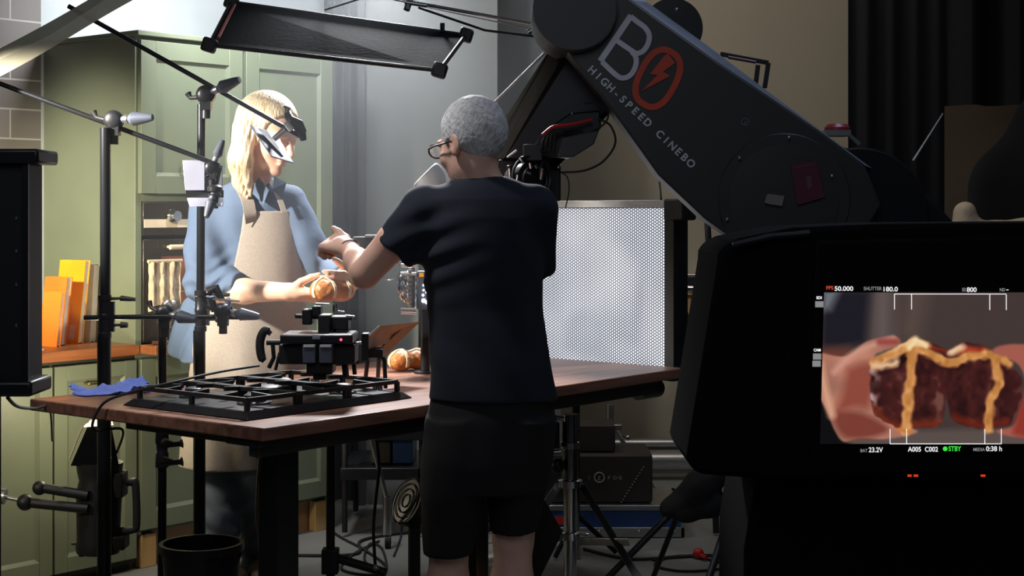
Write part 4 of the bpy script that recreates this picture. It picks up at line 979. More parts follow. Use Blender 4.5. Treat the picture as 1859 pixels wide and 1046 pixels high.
# --- hanging strip of diffusion
q = MB(); n = 30; vs = []
for i in range(n+1):
    t_ = i/n; x = -60+(300)*t_; yu = 112-112*t_+ -8*t_; 
    a_ = P(x, 118-(118+50)*t_ + 6*math.sin(t_*3), 5.0+.25*t_); b_ = P(x+12*t_, 168-(168+2)*t_*1.0 + 4*math.sin(t_*5), 4.96+.25*t_)
    mid = (a_+b_)/2+V((0, -.02, .004*math.sin(t_*9)))
    vs += [a_, mid, b_]
fs = []
for i in range(n):
    for k in range(2): a = 3*i+k; fs.append((a, a+3, a+4, a+1))
mm = len(vs); q.add(vs+[v+V((0, .002, 0)) for v in vs], fs+[tuple(z_+mm for z_ in f[::-1]) for f in fs])
single('diffusion_strip', q, M['gel'], 'pale yellow translucent strip stretched across the upper left corner', 'diffusion strip')

# --- overhead black flag on its arm
fl = thing('overhead_flag', 'wide black flag hanging tilted above the blonde person', 'flag', P(610, 60, 5.0))
A_, B_, C_, D_ = P(420, 4, 5.35), P(846, 64, 5.15), P(798, 128, 4.72), P(380, 82, 4.92)
nn = (B_-A_).cross(D_-A_).normalized()*.004
MB().hexa([A_, B_, C_, D_], [v+nn for v in (A_, B_, C_, D_)]).build('fabric', mat('flag_cloth', (.010, .012, .016), .9, bump=.1, spec=.05), fl, smooth=False)
q = MB()
for a, b in ((A_, B_), (B_, C_), (C_, D_), (D_, A_)): q.cyl(a, b, .007, n=10)
q.build('frame', M['black'], fl)
for c in (A_, B_, C_, D_): MB().box(c, (.045, .04, .045), Matrix.Rotation(.3, 3, 'Y')).build('corner', M['black'], fl, bevel=.008)
MB().cyl(A_*.92+D_*.08+V((.02, -.015, 0)), A_*.15+D_*.85+V((.02, -.015, 0)), .005, n=8).build('red_cord', M['red'], fl)
MB().cyl(P(803, 42, 5.16), P(803, 58, 5.16), .008, n=8).build('pin', M['black'], fl)
aj = thing('boom_arm', 'thin steel boom arm reaching from the robot arm over the black flag', 'boom arm', P(850, 30, 5.05))
q = MB(); q.tube([P(690, -14, 5.1), P(760, 6, 5.08), P(974, 45, 4.95)], px(3.2, 5), 10); q.tube([P(690, -6, 5.1), P(780, 14, 5.08), P(960, 52, 4.97)], px(1.2, 5), 8)
q.build('tube', M['alu'], aj)
q = MB(); q.tube([P(590, 18, 5.28), P(660, -4, 5.2), P(700, -30, 5.1)], px(1.8, 5), 8); q.tube([P(760, 14, 5.1), P(880, 55, 5.0), P(1000, 70, 4.9)], px(2.2, 5), 8); q.build('cable', M['black'], aj)
q = MB(); q.cyl(P(738, 18, 5.05), P(744, 0, 5.06), px(6, 5)); q.cyl(P(735, 4, 5.05), P(775, 10, 5.05), px(4, 5)); q.build('knuckle', M['alu'], aj)
q = MB(); q.cyl(P(958, 60, 4.93), P(976, 48, 4.93), px(5, 5)); q.cyl(P(968, 35, 4.93), P(970, 60, 4.93), px(5, 5))
q.build('knuckle', M['alu'], aj)

# ================================================================== ROBOT ARM
YR = 4.62
rb = thing('camera_robot', 'huge charcoal robot arm with pale and red lettering slanting down to the right', 'robot arm', P(1540, 0, 4.85).xy.to_3d())
def lock(pts, Y): return [P(x, y, Y) for x, y in pts]
face = [(960, -60), (1070, -60), (1146, 0), (1300, 111), (1400, 178), (1500, 247), (1570, 300), (1600, 372), (1560, 440), (1450, 470), (1340, 440), (1280, 398), (1195, 318), (1110, 199), (1030, 95), (985, 62), (972, 20)]
out = [(975, -70), (1112, -60), (1178, 0), (1300, 88), (1402, 166), (1502, 240), (1590, 305)]
MB().prism(lock(face, YR), (0, .15, 0)).build('upper_arm', M['robot'], rb, bevel=.006)
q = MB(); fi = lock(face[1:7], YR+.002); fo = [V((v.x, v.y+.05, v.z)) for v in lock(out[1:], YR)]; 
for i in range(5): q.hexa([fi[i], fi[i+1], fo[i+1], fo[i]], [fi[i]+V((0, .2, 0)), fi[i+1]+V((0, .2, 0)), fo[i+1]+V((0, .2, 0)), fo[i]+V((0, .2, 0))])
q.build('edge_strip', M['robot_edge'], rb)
def disc(x, y, r, Y0, Y1, m, name='joint', bev=.004, par=None):
    c = P(x, y, Y0); R = px(r, Y0); D = Y1-Y0
    return MB().lathe(c, (0, 1, 0), [(0, 0), (R*.97, 0), (R, D*.04), (R, D), (0, D)], 64).build(name, m, par or rb)
disc(1043, 15, 78, YR-.05, YR+.26, M['robot'])
disc(1222, 50, 55, YR+.06, YR+.38, M['black2'], 'motor_cover')
disc(1424, 362, 122, YR-.004, YR+.15, M['robot'])
disc(1424, 362, 100, YR-.007, YR+.0, M['robot'], 'joint_cap')
disc(1560, 395, 128, YR+.06, YR+.40, M['black2'], 'motor_cover')
MB().prism(lock([(1480, 250), (1560, 275), (1620, 318), (1690, 355), (1735, 405), (1760, 520), (1480, 520)], YR+.08), (0, .30, 0)).build('shoulder_housing', M['black2'], rb, bevel=.02)
MB().lathe(P(1560, 0, 4.88).xy.to_3d(), (0, 0, 1), [(.34, 0), (.34, .06), (.26, .08), (.24, 1.15), (.20, 1.22), (0, 1.22)], 48).build('base_column', M['black'], rb)
q = MB()
for (x, y) in ((1342, 287), (1320, 398), (1432, 250), (1510, 320), (1030, 88), (1228, 17)): q.sph(P(x, y, YR-.018), px(3, YR), 6)
q.build('bolt', M['alu'], rb)
q = MB(); pbox(q, 1500, 236, 1545, 246, YR+.1, YR+.2); q.tube([P(1535, 240, YR+.12), P(1560, 262, YR+.12)], px(4, YR), 8); q.build('button_bracket', M['alu'], rb)
MB().lathe(P(1520, 240, YR+.15), (0, 0, 1), [(px(12, YR), 0), (px(24, YR), .004), (px(24, YR), .014), (px(18, YR), .024), (0, .025)]).build('red_button', mat('red_button', (.35, .03, .05), .4), rb)
q = MB()
for a, b in (((1308, 98), (1395, 114)), ((1395, 114), (1388, 160)), ((1376, 118), (1372, 152))): q.cyl(P(*a, YR+.2), P(*b, YR+.2), px(6, YR), n=4)
q.build('handle_frame', M['black'], rb, bevel=.002)
MB().cyl(P(1322, 104, YR+.18), P(1372, 113, YR+.18), px(3, YR), n=6).build('red_mark', M['redtag'], rb)
MB().cyl(P(1658, 292, YR+.15), P(1712, 206, YR+.15), px(3.0, YR), px(1.5, YR), 8).build('antenna', M['alu'], rb)
MB().prism(lock([(1435, 298), (1482, 291), (1497, 358), (1448, 372)], YR-.020), (0, .003, 0)).build('sticker', M['redtag'], rb)
MB().prism(lock([(1392, 354), (1397, 352), (1424, 356), (1420, 374), (1398, 371), (1388, 368)], YR-.022), (0, .003, 0)).build('white_tag', mat('tag_grey', (.28, .25, .25), .6), rb)
q = MB(); s_ = lock([(1463, 320), (1472, 319), (1474, 338), (1467, 345)], YR-.0215); q.prism(s_, (0, .001, 0)); q.prism(lock([(1440, 304), (1478, 297), (1478, 299), (1441, 306)], YR-.0215), (0, .001, 0)); q.build('crest_print', mat('crest_grey', (.14, .08, .09), .6), rb)
# lettering, built on the arm's own face
a = V((.845, 0, -.535)); up = V((.535, 0, .845))
def strokes(polys, m, name, Y=YR-.003):
    q = MB()
    for outer in polys: q.prism(lock(outer, Y), (0, .002, 0))
    return q.build(name, m, rb, smooth=False)
def ribbon(pts, w, Y, closed=False):
    pts = [V((x, y)) for x, y in pts]; n = len(pts); L_, R2 = [], []
    for i in range(n):
        if closed: t = pts[(i+1) % n]-pts[i-1]
        else: t = pts[min(i+1, n-1)]-pts[max(i-1, 0)]
        t.normalize(); s = V((-t.y, t.x))*w/2; L_.append(pts[i]+s); R2.append(pts[i]-s)
    q = MB(); vs = [P(p.x, p.y, Y) for p in L_]+[P(p.x, p.y, Y) for p in R2]; fs = []
    for i in range(n if closed else n-1): j = (i+1) % n; fs.append((i, j, n+j, n+i))
    m_ = len(vs); q.add(vs+[v+V((0, .002, 0)) for v in vs], fs+[tuple(k+m_ for k in f[::-1]) for f in fs]); return q
fB = lambda x, y: (1060+x/3.375, y/3.375)
B1 = ribbon([fB(*p) for p in ((100, 375), (290, 95))], 11, YR-.004)
def sp2(pts, k=10): return [(p.x, p.y) for p in spline([(x, y, 0) for x, y in pts], k)]
for ri, r in enumerate((sp2([fB(*p) for p in ((285, 100), (330, 135), (375, 170), (400, 215), (392, 270), (360, 315), (318, 328), (290, 315))]), [fB(*p) for p in ((205, 250), (250, 282), (318, 328))], sp2([fB(*p) for p in ((295, 320), (318, 350), (318, 400), (290, 455), (245, 478), (200, 462), (110, 378))]))):
    w_ = ribbon(r, 9.4, YR-.0044-.0004*ri); B1.add(w_.v, w_.f)
B1.build('letter_b', M['lettering'], rb, smooth=False)
cx_, cy_ = fB(453, 480); pts = []
for i in range(48):
    t_ = 2*PI*i/48; c_, s_ = math.cos(t_), math.sin(t_); e_ = .80
    u_ = 33*math.copysign(abs(c_)**e_, c_); v_ = 54*math.copysign(abs(s_)**e_, s_)
    pts.append((cx_+u_*.87+v_*.46, cy_+u_*.50-v_*.88))
ribbon(pts, 11.5, YR-.004, True).build('red_ring', M['red'], rb, smooth=False)
strokes([[fB(*p) for p in ((515, 330), (490, 345), (405, 455), (450, 460), (352, 560), (530, 465), (485, 440), (560, 385))]], M['red'], 'lightning_bolt', YR-.0045)
hs = "HIGH-SPEED CINEBO"; h0, h1 = (1076, 127), (1256, 297); ddx = ((h1[0]-h0[0])/16.1, (h1[1]-h0[1])/16.1)
dirw = (P(*h1, YR)-P(*h0, YR)).normalized(); upw = V((-dirw.z, 0, dirw.x))
q = MB()
for i, ch in enumerate(hs):
    if ch == ' ': continue
    o = text(ch, M['lettering'], rb, P(h0[0]+ddx[0]*i, h0[1]+ddx[1]*i, YR-.004)-upw*.012, dirw, upw, .031, .001, 'letter', bold=.03)
    wv = [wmat(o) @ v.co for v in o.data.vertices]; cw = (min(v.dot(dirw) for v in wv)+max(v.dot(dirw) for v in wv))/2
    sh = dirw*(P(h0[0]+ddx[0]*(i+.0), h0[1]+ddx[1]*(i+.0), YR-.004).dot(dirw)-cw)
    q.add([v+sh for v in wv], [tuple(p_.vertices) for p_ in o.data.polygons]); me_ = o.data; bpy.data.objects.remove(o); bpy.data.meshes.remove(me_)
q.build('small_lettering', M['lettering'], rb, smooth=False)
q = MB().torus(P(1353, 222, YR-.004), (0, 1, 0), px(6.5, YR), px(.8, YR), 24, 6); q.build('registered_ring', M['card'], rb)
text('R', M['card'], rb, P(1350.5, 226.5, YR-.005), (1, 0, -.25), (.25, 0, 1), .017, .001, 'registered_letter')

# forearm going away and down to the left
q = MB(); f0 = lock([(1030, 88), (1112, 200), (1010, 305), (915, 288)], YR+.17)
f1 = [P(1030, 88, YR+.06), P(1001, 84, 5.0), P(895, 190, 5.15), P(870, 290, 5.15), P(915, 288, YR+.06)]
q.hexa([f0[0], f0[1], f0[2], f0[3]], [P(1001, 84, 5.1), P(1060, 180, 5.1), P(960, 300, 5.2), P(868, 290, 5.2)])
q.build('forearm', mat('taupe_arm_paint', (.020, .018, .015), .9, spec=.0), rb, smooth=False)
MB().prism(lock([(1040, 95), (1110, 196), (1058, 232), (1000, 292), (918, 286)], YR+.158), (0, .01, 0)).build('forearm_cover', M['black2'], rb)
MB().cyl(P(1001, 84, 5.08), P(880, 204, 5.17), px(2.6, 5), n=10).build('light_tube', mat('pale_tube', (.75, .75, .75), .3), rb)
MB().cyl(P(938, 273, 4.75), P(921, 286, 4.75), px(2, 5), n=8).build('light_tube', mat('pale_tube2', (.75, .75, .75), .3), rb)
# camera cluster at the end of the forearm
YC = 4.70
cr = thing('robot_camera', 'camera cluster with red cable and lens behind the grey haired head', 'camera', P(990, 350, YC))
q = MB(); q.prism(lock([(990, 235), (1035, 205), (1090, 200), (1092, 232), (1062, 262), (1035, 286), (985, 286), (965, 270)], YC), (0, .16, 0)); q.build('body', M['black2'], cr, bevel=.006)
q = MB(); q.prism(lock([(1020, 250), (1088, 236), (1078, 262), (1040, 286), (1012, 286)], YC-.03), (0, .03, 0)); q.build('side_plate', M['robot'], cr, bevel=.003)
MB().tube(spline([P(985, 245, YC-.03), P(1005, 230, YC-.05), P(1035, 226, YC-.05), P(1075, 217, YC-.04)]), px(3, YC), 8).build('red_cable', M['red_cable'], cr)
q = MB()
for i in range(4): q.tube(spline([P(982+8*i, 276, YC-.02), P(988+7*i, 250-2*i, YC-.04), P(1005+8*i, 236, YC-.05), P(1030+9*i, 242-3*i, YC-.03)]), px(2.2, YC), 6)
q.build('cable_bundle', M['rubber'], cr)
q = MB()
for (x, y, r) in ((965, 322, 38), (958, 320, 30), (972, 326, 24)): q.torus(P(x, y, YC-.02), (.5, -1, .1), px(r, YC), px(2.6, YC), 32, 8)
q.torus(P(990, 318, YC), (1, -.4, 0), px(26, YC), px(2.5, YC), 26, 8); q.build('lens_ring', M['black2'], cr)
q = MB().lathe(P(968, 322, YC), (-.5, 1, -.1), [(px(30, YC), 0), (px(33, YC), .03), (px(30, YC), .10), (0, .10)]); q.build('lens_barrel', M['black2'], cr)
q = MB()
for (a, b) in (((925, 306), (926, 322)), ((940, 318), (938, 333)), ((944, 286), (950, 296)), ((962, 296), (964, 306)), ((956, 312), (964, 316)), ((985, 306), (982, 326)), ((972, 300), (975, 306))): q.cyl(P(*a, YC-.06), P(*b, YC-.06), px(2.6, YC), n=8)
q.sph(P(1014, 303, YC-.04), px(2.2, YC), 8); q.sph(P(1039, 206, YC-.04), px(2, YC), 8); q.build('chrome_fitting', M['chrome'], cr)
q = MB(); q.prism(lock([(905, 290), (985, 290), (1018, 300), (1018, 365), (900, 365)], YC+.12), (0, .12, 0)); q.build('mount', M['black2'], cr, bevel=.004)
q = MB(); pbox(q, 950, 262, 985, 292, YC-.02, YC+.05); q.cyl(P(945, 290, YC), P(1000, 270, YC), px(5, YC)); q.cyl(P(925, 300, YC), P(930, 350, YC), px(5, YC)); q.build('bracket', M['black'], cr, bevel=.003)
q = MB(); q.tube(spline([P(1060, 188, YC), P(1085, 188, YC-.02), P(1104, 205, YC-.02), P(1096, 226, YC-.02), P(1070, 240, YC-.02)]), px(1.8, YC), 6)
q.tube(spline([P(1085, 216, YC), P(1108, 228, YC-.02), P(1117, 260, YC-.02), P(1095, 293, YC-.02), P(1060, 310, YC-.02), P(1018, 313, YC)]), px(2, YC), 8)
q.tube(spline([P(1018, 313, YC), P(1030, 322, YC), P(1033, 345, YC), P(1027, 376, YC+.05)]), px(1.2, YC), 6); q.build('cable', M['rubber'], cr)
single('hanging_cable', MB().tube(spline([P(1190, 280, 4.95), P(1196, 320, 5.3), P(1200, 360, 5.86), P(1201, 380, 5.9)]), px(1.8, 5.5), 8), M['rubber'], 'thin black cable dropping from the robot arm beside the glowing panel', 'cable')

# ================================================================== MONITOR
YM = 2.32
mo_ = thing('monitor', 'large black hooded monitor showing hands and baked buns at the right', 'monitor', P(1640, 0, YM+.1).xy.to_3d()+V((0, 0, P(0, 870, YM).z)))
outl = [(1303, 480), (1304, 462), (1314, 446), (1340, 433), (1440, 413), (1600, 406), (2060, 402), (2060, 868), (1500, 874), (1350, 868), (1270, 862), (1254, 850), (1247, 828)]
MB().prism(lock(outl, YM+.012), (0, .26, 0)).build('housing', M['monitor_black'], mo_, bevel=.012)
MB().prism(lock([(1480, 436), (2050, 424), (2050, 860), (1470, 866)], YM), (0, .03, 0)).build('bezel', M['monitor_black'], mo_, bevel=.006)
q = MB(); q.tube([P(1330, 446, YM), P(1400, 430, YM+.01), P(1470, 424, YM+.01)], px(6, YM), 10); q.build('hood_clip', M['black2'], mo_)
def screen():
    x0, x1, y0, y1 = 1496., 1956., 531., 806.; nx_, ny_ = 300, 180
    u = np.linspace(0, 1, nx_); v = np.linspace(0, 1, ny_); Ug, Vg = np.meshgrid(u, v)
    Xp = x0+(x1-x0)*Ug; Yp = y0+(y1-y0)*Vg; X = (Xp-1460)*3.078; Y = (Yp-500)*3.078
    X0_, Y0_ = X.copy(), Y.copy()
    rs = np.random.RandomState(3)
    def vn(s, seed, sy=None):
        r = np.random.RandomState(seed); G_ = r.rand(64, 64); gx = X/s+7.3; gy = Y/(sy or s)+3.1
        ix = np.floor(gx).astype(int); iy = np.floor(gy).astype(int); fx = gx-ix; fy = gy-iy; fx = fx*fx*(3-2*fx); fy = fy*fy*(3-2*fy)
        g = lambda a, b: G_[b % 64, a % 64]
        return (g(ix, iy)*(1-fx)+g(ix+1, iy)*fx)*(1-fy)+(g(ix, iy+1)*(1-fx)+g(ix+1, iy+1)*fx)*fy
    def poly(pts, blur):
        inside = np.zeros(X.shape, bool); d = np.full(X.shape, 1e9); n = len(pts)
        for i in range(n):
            ax_, ay = pts[i]; bx_, by = pts[(i+1) % n]
            c = ((ay > Y) != (by > Y)) & (X < (bx_-ax_)*(Y-ay)/((by-ay) if by != ay else 1e-9)+ax_); inside ^= c
            ex, ey = bx_-ax_, by-ay; t = np.clip(((X-ax_)*ex+(Y-ay)*ey)/(ex*ex+ey*ey+1e-9), 0, 1)
            d = np.minimum(d, np.hypot(X-ax_-t*ex, Y-ay-t*ey))
        return np.clip(.5+np.where(inside, d, -d)/blur, 0, 1)
    def sm(p, k=6): return [(q.x, q.y) for q in spline([(a, b, 0) for a, b in p]+[(p[0][0], p[0][1], 0)], k)][:-1]
    def line(p, w, blur):
        d = np.full(X.shape, 1e9); p = [(q.x, q.y) for q in spline([(a, b, 0) for a, b in p], 6)]
        for i in range(len(p)-1):
            ex, ey = p[i+1][0]-p[i][0], p[i+1][1]-p[i][1]; t = np.clip(((X-p[i][0])*ex+(Y-p[i][1])*ey)/(ex*ex+ey*ey+1e-9), 0, 1)
            d = np.minimum(d, np.hypot(X-p[i][0]-t*ex, Y-p[i][1]-t*ey))
        return np.clip(.5+(w/2-d)/blur, 0, 1)
    C = np.zeros(X.shape+(3,)); 
    def put(m, c):
        nonlocal C; c = np.array(c, float) if not isinstance(c, np.ndarray) else c
        C = C*(1-m[..., None])+c*m[..., None]
    put(np.ones(X.shape), (66, 54, 52)); put(line([(440, 80), (440, 420)], 110, 120), (96, 84, 82)); put(line([(640, 60), (600, 300)], 90, 150), (88, 72, 66))
    put(poly([(100, 80), (370, 80), (350, 380), (100, 430)], 70), (27, 25, 34)); put(poly([(100, 80), (200, 80), (150, 190), (100, 200)], 60), (105, 108, 115))
    put(poly([(90, 400), (260, 400), (260, 470), (90, 480)], 60), (95, 55, 45))
    put(poly([(90, 660), (210, 700), (260, 960), (90, 960)], 50), (12, 10, 12)); put(poly([(230, 880), (900, 860), (1500, 860), (1500, 960), (300, 960)], 40), (88, 76, 72))
    sk = (178+60*(vn(90, 1)-.5)); skin = np.stack([sk*.94, sk*.60+6, sk*.52+2], -1)
    hand_ = sm([(95, 430), (240, 452), (350, 372), (430, 352), (505, 338), (540, 372), (505, 405), (440, 425), (395, 470), (385, 700), (440, 800), (600, 850), (640, 880), (480, 915), (330, 910), (240, 930), (190, 870), (150, 780), (110, 700), (95, 690)])
    put(poly(hand_, 14), skin); put(poly(sm([(250, 520), (390, 500), (380, 720), (300, 740), (200, 760), (230, 640)]), 60), (140, 72, 58)); put(poly(sm([(200, 760), (330, 770), (480, 850), (420, 900), (260, 910), (190, 830)]), 40), (122, 60, 50))
    put(line([(95, 500), (130, 640), (170, 780)], 30, 50), (222, 170, 140)); put(line([(180, 540), (280, 440), (400, 385), (500, 360)], 26, 40), (205, 150, 132)); put(line([(430, 372), (520, 372)], 40, 26), (150, 72, 66))
    put(poly(sm([(1055, 415), (1100, 394), (1220, 385), (1540, 420), (1540, 900), (1200, 905), (1080, 870), (1180, 830), (1240, 640), (1200, 500), (1080, 450)]), 16), (160, 90, 76)); put(poly(sm([(1180, 830), (1240, 640), (1300, 640), (1300, 880), (1180, 890)]), 40), (140, 52, 42))
    wx, wy = vn(34, 11), vn(30, 12); X = X0_+(wx-.5)*20; Y = Y0_+(wy-.5)*20
    n1 = vn(60, 5, 85); n2 = vn(26, 6, 34); nn_ = .6*n1+.4*n2
    def bun(pts, hl):
        m = poly(sm(pts), 12); base = 16+58*nn_; c = np.stack([base+18, base*.46+6, base*.34+10], -1); put(m, c)
        put(m*np.clip((nn_-.62)*3.5, 0, .8), (112, 74, 66)); return m
    b1_ = [(384, 480), (450, 432), (560, 378), (640, 350), (740, 388), (806, 430), (812, 520), (792, 700), (775, 835), (640, 850), (480, 832), (400, 760), (372, 640)]
    m1 = bun(b1_, 0); put(m1*line([(395, 500), (385, 640), (400, 740)], 50, 60)*np.clip(n2*1.8-.4, 0, 1), (190, 160, 160)); put(m1*line([(400, 740), (500, 830), (760, 830)], 40, 50), (112, 40, 22))
    put(m1*poly([(620, 350), (810, 430), (690, 410)], 30), (150, 50, 26))
    m2_ = bun([(805, 430), (835, 398), (920, 378), (1010, 405), (1120, 478), (1200, 560), (1218, 650), (1190, 760), (1155, 825), (1050, 852), (880, 832), (812, 740), (796, 600)], 1)
    put(m2_*line([(850, 800), (1000, 840), (1130, 820)], 40, 50), (105, 34, 20)); put(m2_*poly([(850, 400), (1040, 405), (1000, 450), (860, 440)], 30), (165, 60, 36))
    put(m1*line([(400, 500), (520, 420), (600, 380), (680, 390)], 60, 34), (222, 178, 128)); put(m2_*line([(825, 425), (880, 405)], 44, 30), (228, 190, 150))
    cr_ = np.stack([196+50*(n2-.5), 134+46*(n2-.5), 74+40*(n2-.5)], -1)
    for l_, w_ in (([(392, 488), (500, 440), (620, 412), (720, 448), (820, 488), (920, 458), (1050, 448), (1150, 498)], 44), ([(612, 430), (598, 600), (580, 870)], 54), ([(1060, 455), (1092, 600), (1050, 700), (1035, 860)], 50)): put(line(l_, w_, 18), cr_)
    put(line([(590, 400), (630, 362), (680, 385)], 30, 24), (240, 212, 160)); put(poly([(510, 475), (560, 455), (585, 465), (540, 510), (512, 512)], 12), (28, 12, 10)); put(line([(400, 500), (500, 500), (520, 480)], 30, 26), (225, 180, 140)); put(line([(540, 862), (610, 872)], 18, 12), (190, 120, 60))
    rgb = np.clip(C/255, 0, 1); rgb = np.where(rgb <= .04045, rgb/12.92, ((rgb+.055)/1.055)**2.4)
    mb = MB(); xs = np.broadcast_to(x0-7*(Vg), Xp.shape); PX = Xp-7*Vg*(1-Ug)
    vs = [P(PX[j, i], Yp[j, i], YM-.002) for j in range(ny_) for i in range(nx_)]
    mb.v = vs; mb.f = [(j*nx_+i, j*nx_+i+1, (j+1)*nx_+i+1, (j+1)*nx_+i) for j in range(ny_-1) for i in range(nx_-1)]
    m = bpy.data.materials.new('screen_picture'); m.use_nodes = True; nt = m.node_tree; b = nt.nodes['Principled BSDF']
    at_ = nt.nodes.new('ShaderNodeAttribute'); at_.attribute_name = 'picture'; nt.links.new(at_.outputs[0], b.inputs['Emission Color']); b.inputs['Emission Strength'].default_value = 1.0
    b.inputs['Base Color'].default_value = (.01, .01, .01, 1); b.inputs['Roughness'].default_value = .3
    o = mb.build('screen', m, mo_, smooth=False)
    ca = o.data.color_attributes.new('picture', 'FLOAT_COLOR', 'POINT'); ca.data.foreach_set('color', np.concatenate([rgb.reshape(-1, 3), np.ones((nx_*ny_, 1))], 1).ravel()); return o
scr = screen()
def emat(n, c, s=1): return mat(n, c, .6, emit=c, es=s)
e_w = emat('screen_white', (.8, .8, .8)); e_g = emat('screen_grey', (.22, .22, .22)); e_r = emat('screen_red', (.55, .06, .03)); e_gr = emat('screen_green', (.05, .75, .06)); e_d = emat('status_red', (.5, .03, .01), 1.2)
YT = YM-.004
def lin(pts, w=1.4, m=e_w):
    q = MB()
    for a, b in pts:
        if a[1] == b[1]: pbox(q, a[0], a[1]-w/2, b[0], a[1]+w/2, YT, YT+.0005)
        else: pbox(q, min(a[0], b[0])-w/2, a[1], min(a[0], b[0])+w/2, b[1], YT, YT+.0005)
    return q.build('frame_guides', m, scr, smooth=False)
lin([((1624, 534), (1827, 534)), ((1624, 534), (1624, 562)), ((1655, 534), (1655, 562)), ((1797, 535), (1797, 563)), ((1827, 535), (1827, 563))])
lin([((1616, 806), (1818, 806)), ((1616, 779), (1616, 806)), ((1646, 779), (1646, 806)), ((1788, 779), (1788, 806)), ((1818, 779), (1818, 806))])
k_ = YT/F
def scrtext(tx, x, y, h, w, m, bold=.02): text(tx, m, scr, P(x, y, YT), (1, 0, 0), (0, 0, 1), h*k_/.73, 0, 'readout_text', width=w*k_, bold=bold)
scrtext('FPS', 1500, 526, 7, 13, e_r); scrtext('50.000', 1515, 528, 8.5, 34, e_w); scrtext('SHUTTER', 1568, 527, 6.5, 33, e_g); scrtext('180.0', 1604, 529, 8.5, 26, e_w)
scrtext('EI', 1747, 529, 6.5, 6, e_g); scrtext('800', 1755, 530, 8.5, 18, e_w); scrtext('ND', 1815, 529, 6, 10, e_g); scrtext('-', 1827, 529, 8.5, 4, e_w)
scrtext('BAT', 1562, 821, 6, 13, e_g); scrtext('23.2V', 1577, 821, 9, 26, e_w); scrtext('A005', 1648, 820, 9, 24, e_w); scrtext('C002', 1679, 820, 9, 24, e_w); scrtext('STBY', 1722, 819, 9, 23, e_gr); scrtext('MEDIA', 1767, 819, 6, 21, e_g); scrtext('0:38 h', 1790, 819, 9, 29, e_w)
MB().lathe(P(1716, 815, YT), (0, 1, 0), [(0, 0), (px(4.2, YT), 0), (px(4.2, YT), .0004)]).build('status_dot', e_gr, scr)
scrtext('CAM', 1477, 638, 5, 13, e_w, .04); scrtext('SDI', 1482, 543, 5, 10, e_w, .04)
q = MB()
for (x, y) in ((1480, 547), (1476, 642), (1475, 655)): pbox(q, x, y, x+15, y+11, YT, YT+.0005)
q.build('menu_button', e_g, scr, smooth=False)
q = MB()
for x, w in ((1648, 7), (1659, 8), (1781, 8)): pbox(q, x, 862, x+w, 866, YM-.003, YM-.001)
q.build('red_status_light', e_d, mo_)
ct = thing('monitor_cart', 'black covered stand under the hooded monitor filling the lower right corner', 'cart', P(1700, 0, YM+.2).xy.to_3d())
MB().prism([P(x, y, YM+.06) if y < 1000 else V((P(x, 0, YM+.06).x, YM+.06, .02)) for x, y in ((1372, 878), (2050, 878), (2050, 2000), (1345, 2000), (1352, 1000-1))], (0, .3, 0)).build('drape', M['monitor_black'], ct, bevel=.01)
MB().b2((P(1340, 0, YM).x, YM+.05, 0), (P(2060, 0, YM).x, YM+.38, .03)).build('base', M['black'], ct)

# ================================================================== UNDER AND AROUND THE TABLE
YF = 5.22
fz = thing('fresnel_lamp', 'black studio lamp with bright barn door hanging below the left end of the table', 'lamp', P(185, 1005, YF))
q = MB(); q.lathe(P(178, 1003, YF), (.02, 0, 1), [(px(38, YF), 0), (px(40, YF), .02), (px(38, YF), .04), (px(40, YF), .16), (px(41, YF), .20), (px(36, YF), .24), (px(40, YF), .27), (px(42, YF), .30), (0, .30)], 24); q.build('body', M['black'], fz)
top = [P(162, 765, YF+.05), P(180, 760, YF+.05), P(203, 764, YF+.05), P(217, 832, YF)]; 
MB().hexa([P(128, 846, YF-.06), P(216, 846, YF-.06), P(216, 846, YF+.08), P(128, 846, YF+.08)], [P(160, 772, YF-.03), P(202, 772, YF-.03), P(202, 772, YF+.05), P(160, 772, YF+.05)]).build('barn_door', M['monitor_black'], fz)
MB().tube([P(126, 834, YF-.05), P(143, 790, YF-.05), P(152, 770, YF-.05), P(165, 763, YF-.04), P(203, 761, YF-.04)], px(1.8, YF), 8).build('lit_door_rim', M['cream'], fz)  # bright lit edge of the barn door, put in as cream colour
MB().hexa([P(150, 776, YF-.045), P(206, 772, YF-.045), P(206, 772, YF+.03), P(150, 776, YF+.03)], [P(163, 763, YF-.045), P(203, 761, YF-.045), P(203, 761, YF+.03), P(163, 763, YF+.03)]).build('lit_top', emat('warm_lit_top', (1, .82, .55), 1.6), fz)  # brightly lit top of the lamp, put in as warm emission
MB().tube(spline([P(206, 965, YF), P(240, 962, YF), P(248, 950, YF), P(246, 880, YF), P(240, 876, YF), P(230, 876, YF)]), px(7, YF), 10).build('handle', M['rubber'], fz)
for a, b in (((45, 912), (160, 924)), ((66, 884), (160, 900))):
    MB().tube([P(*a, YF-.08), P(*b, YF-.08)], px(9, YF), 12).build('yoke_bar', M['black'], fz)
MB().sph(P(46, 912, YF-.08), px(15, YF), 10).build('pivot', M['black'], fz); MB().sph(P(72, 886, YF-.08), px(13, YF), 10).build('pivot', M['black'], fz)
q = MB().cyl(P(-60, 890, YF-.08), P(10, 902, YF-.08), px(14, YF), n=14); q.cyl(P(5, 902, YF-.08), P(50, 911, YF-.08), px(3.5, YF), n=10); q.build('mount_arm', M['alu'], fz)
q = MB(); pbox(q, 200, 975, 225, 1000, YF-.04, YF+.04); q.build('foot', M['black'], fz, bevel=.004)
q = MB(); pbox(q, 142, 985, 152, 1012, YF-.04, YF+.04); q.build('foot', M['black'], fz, bevel=.004)
q = MB(); pbox(q, 205, 860, 222, 905, YF-.04, YF+.04); q.build('control_box', M['black'], fz, bevel=.004)
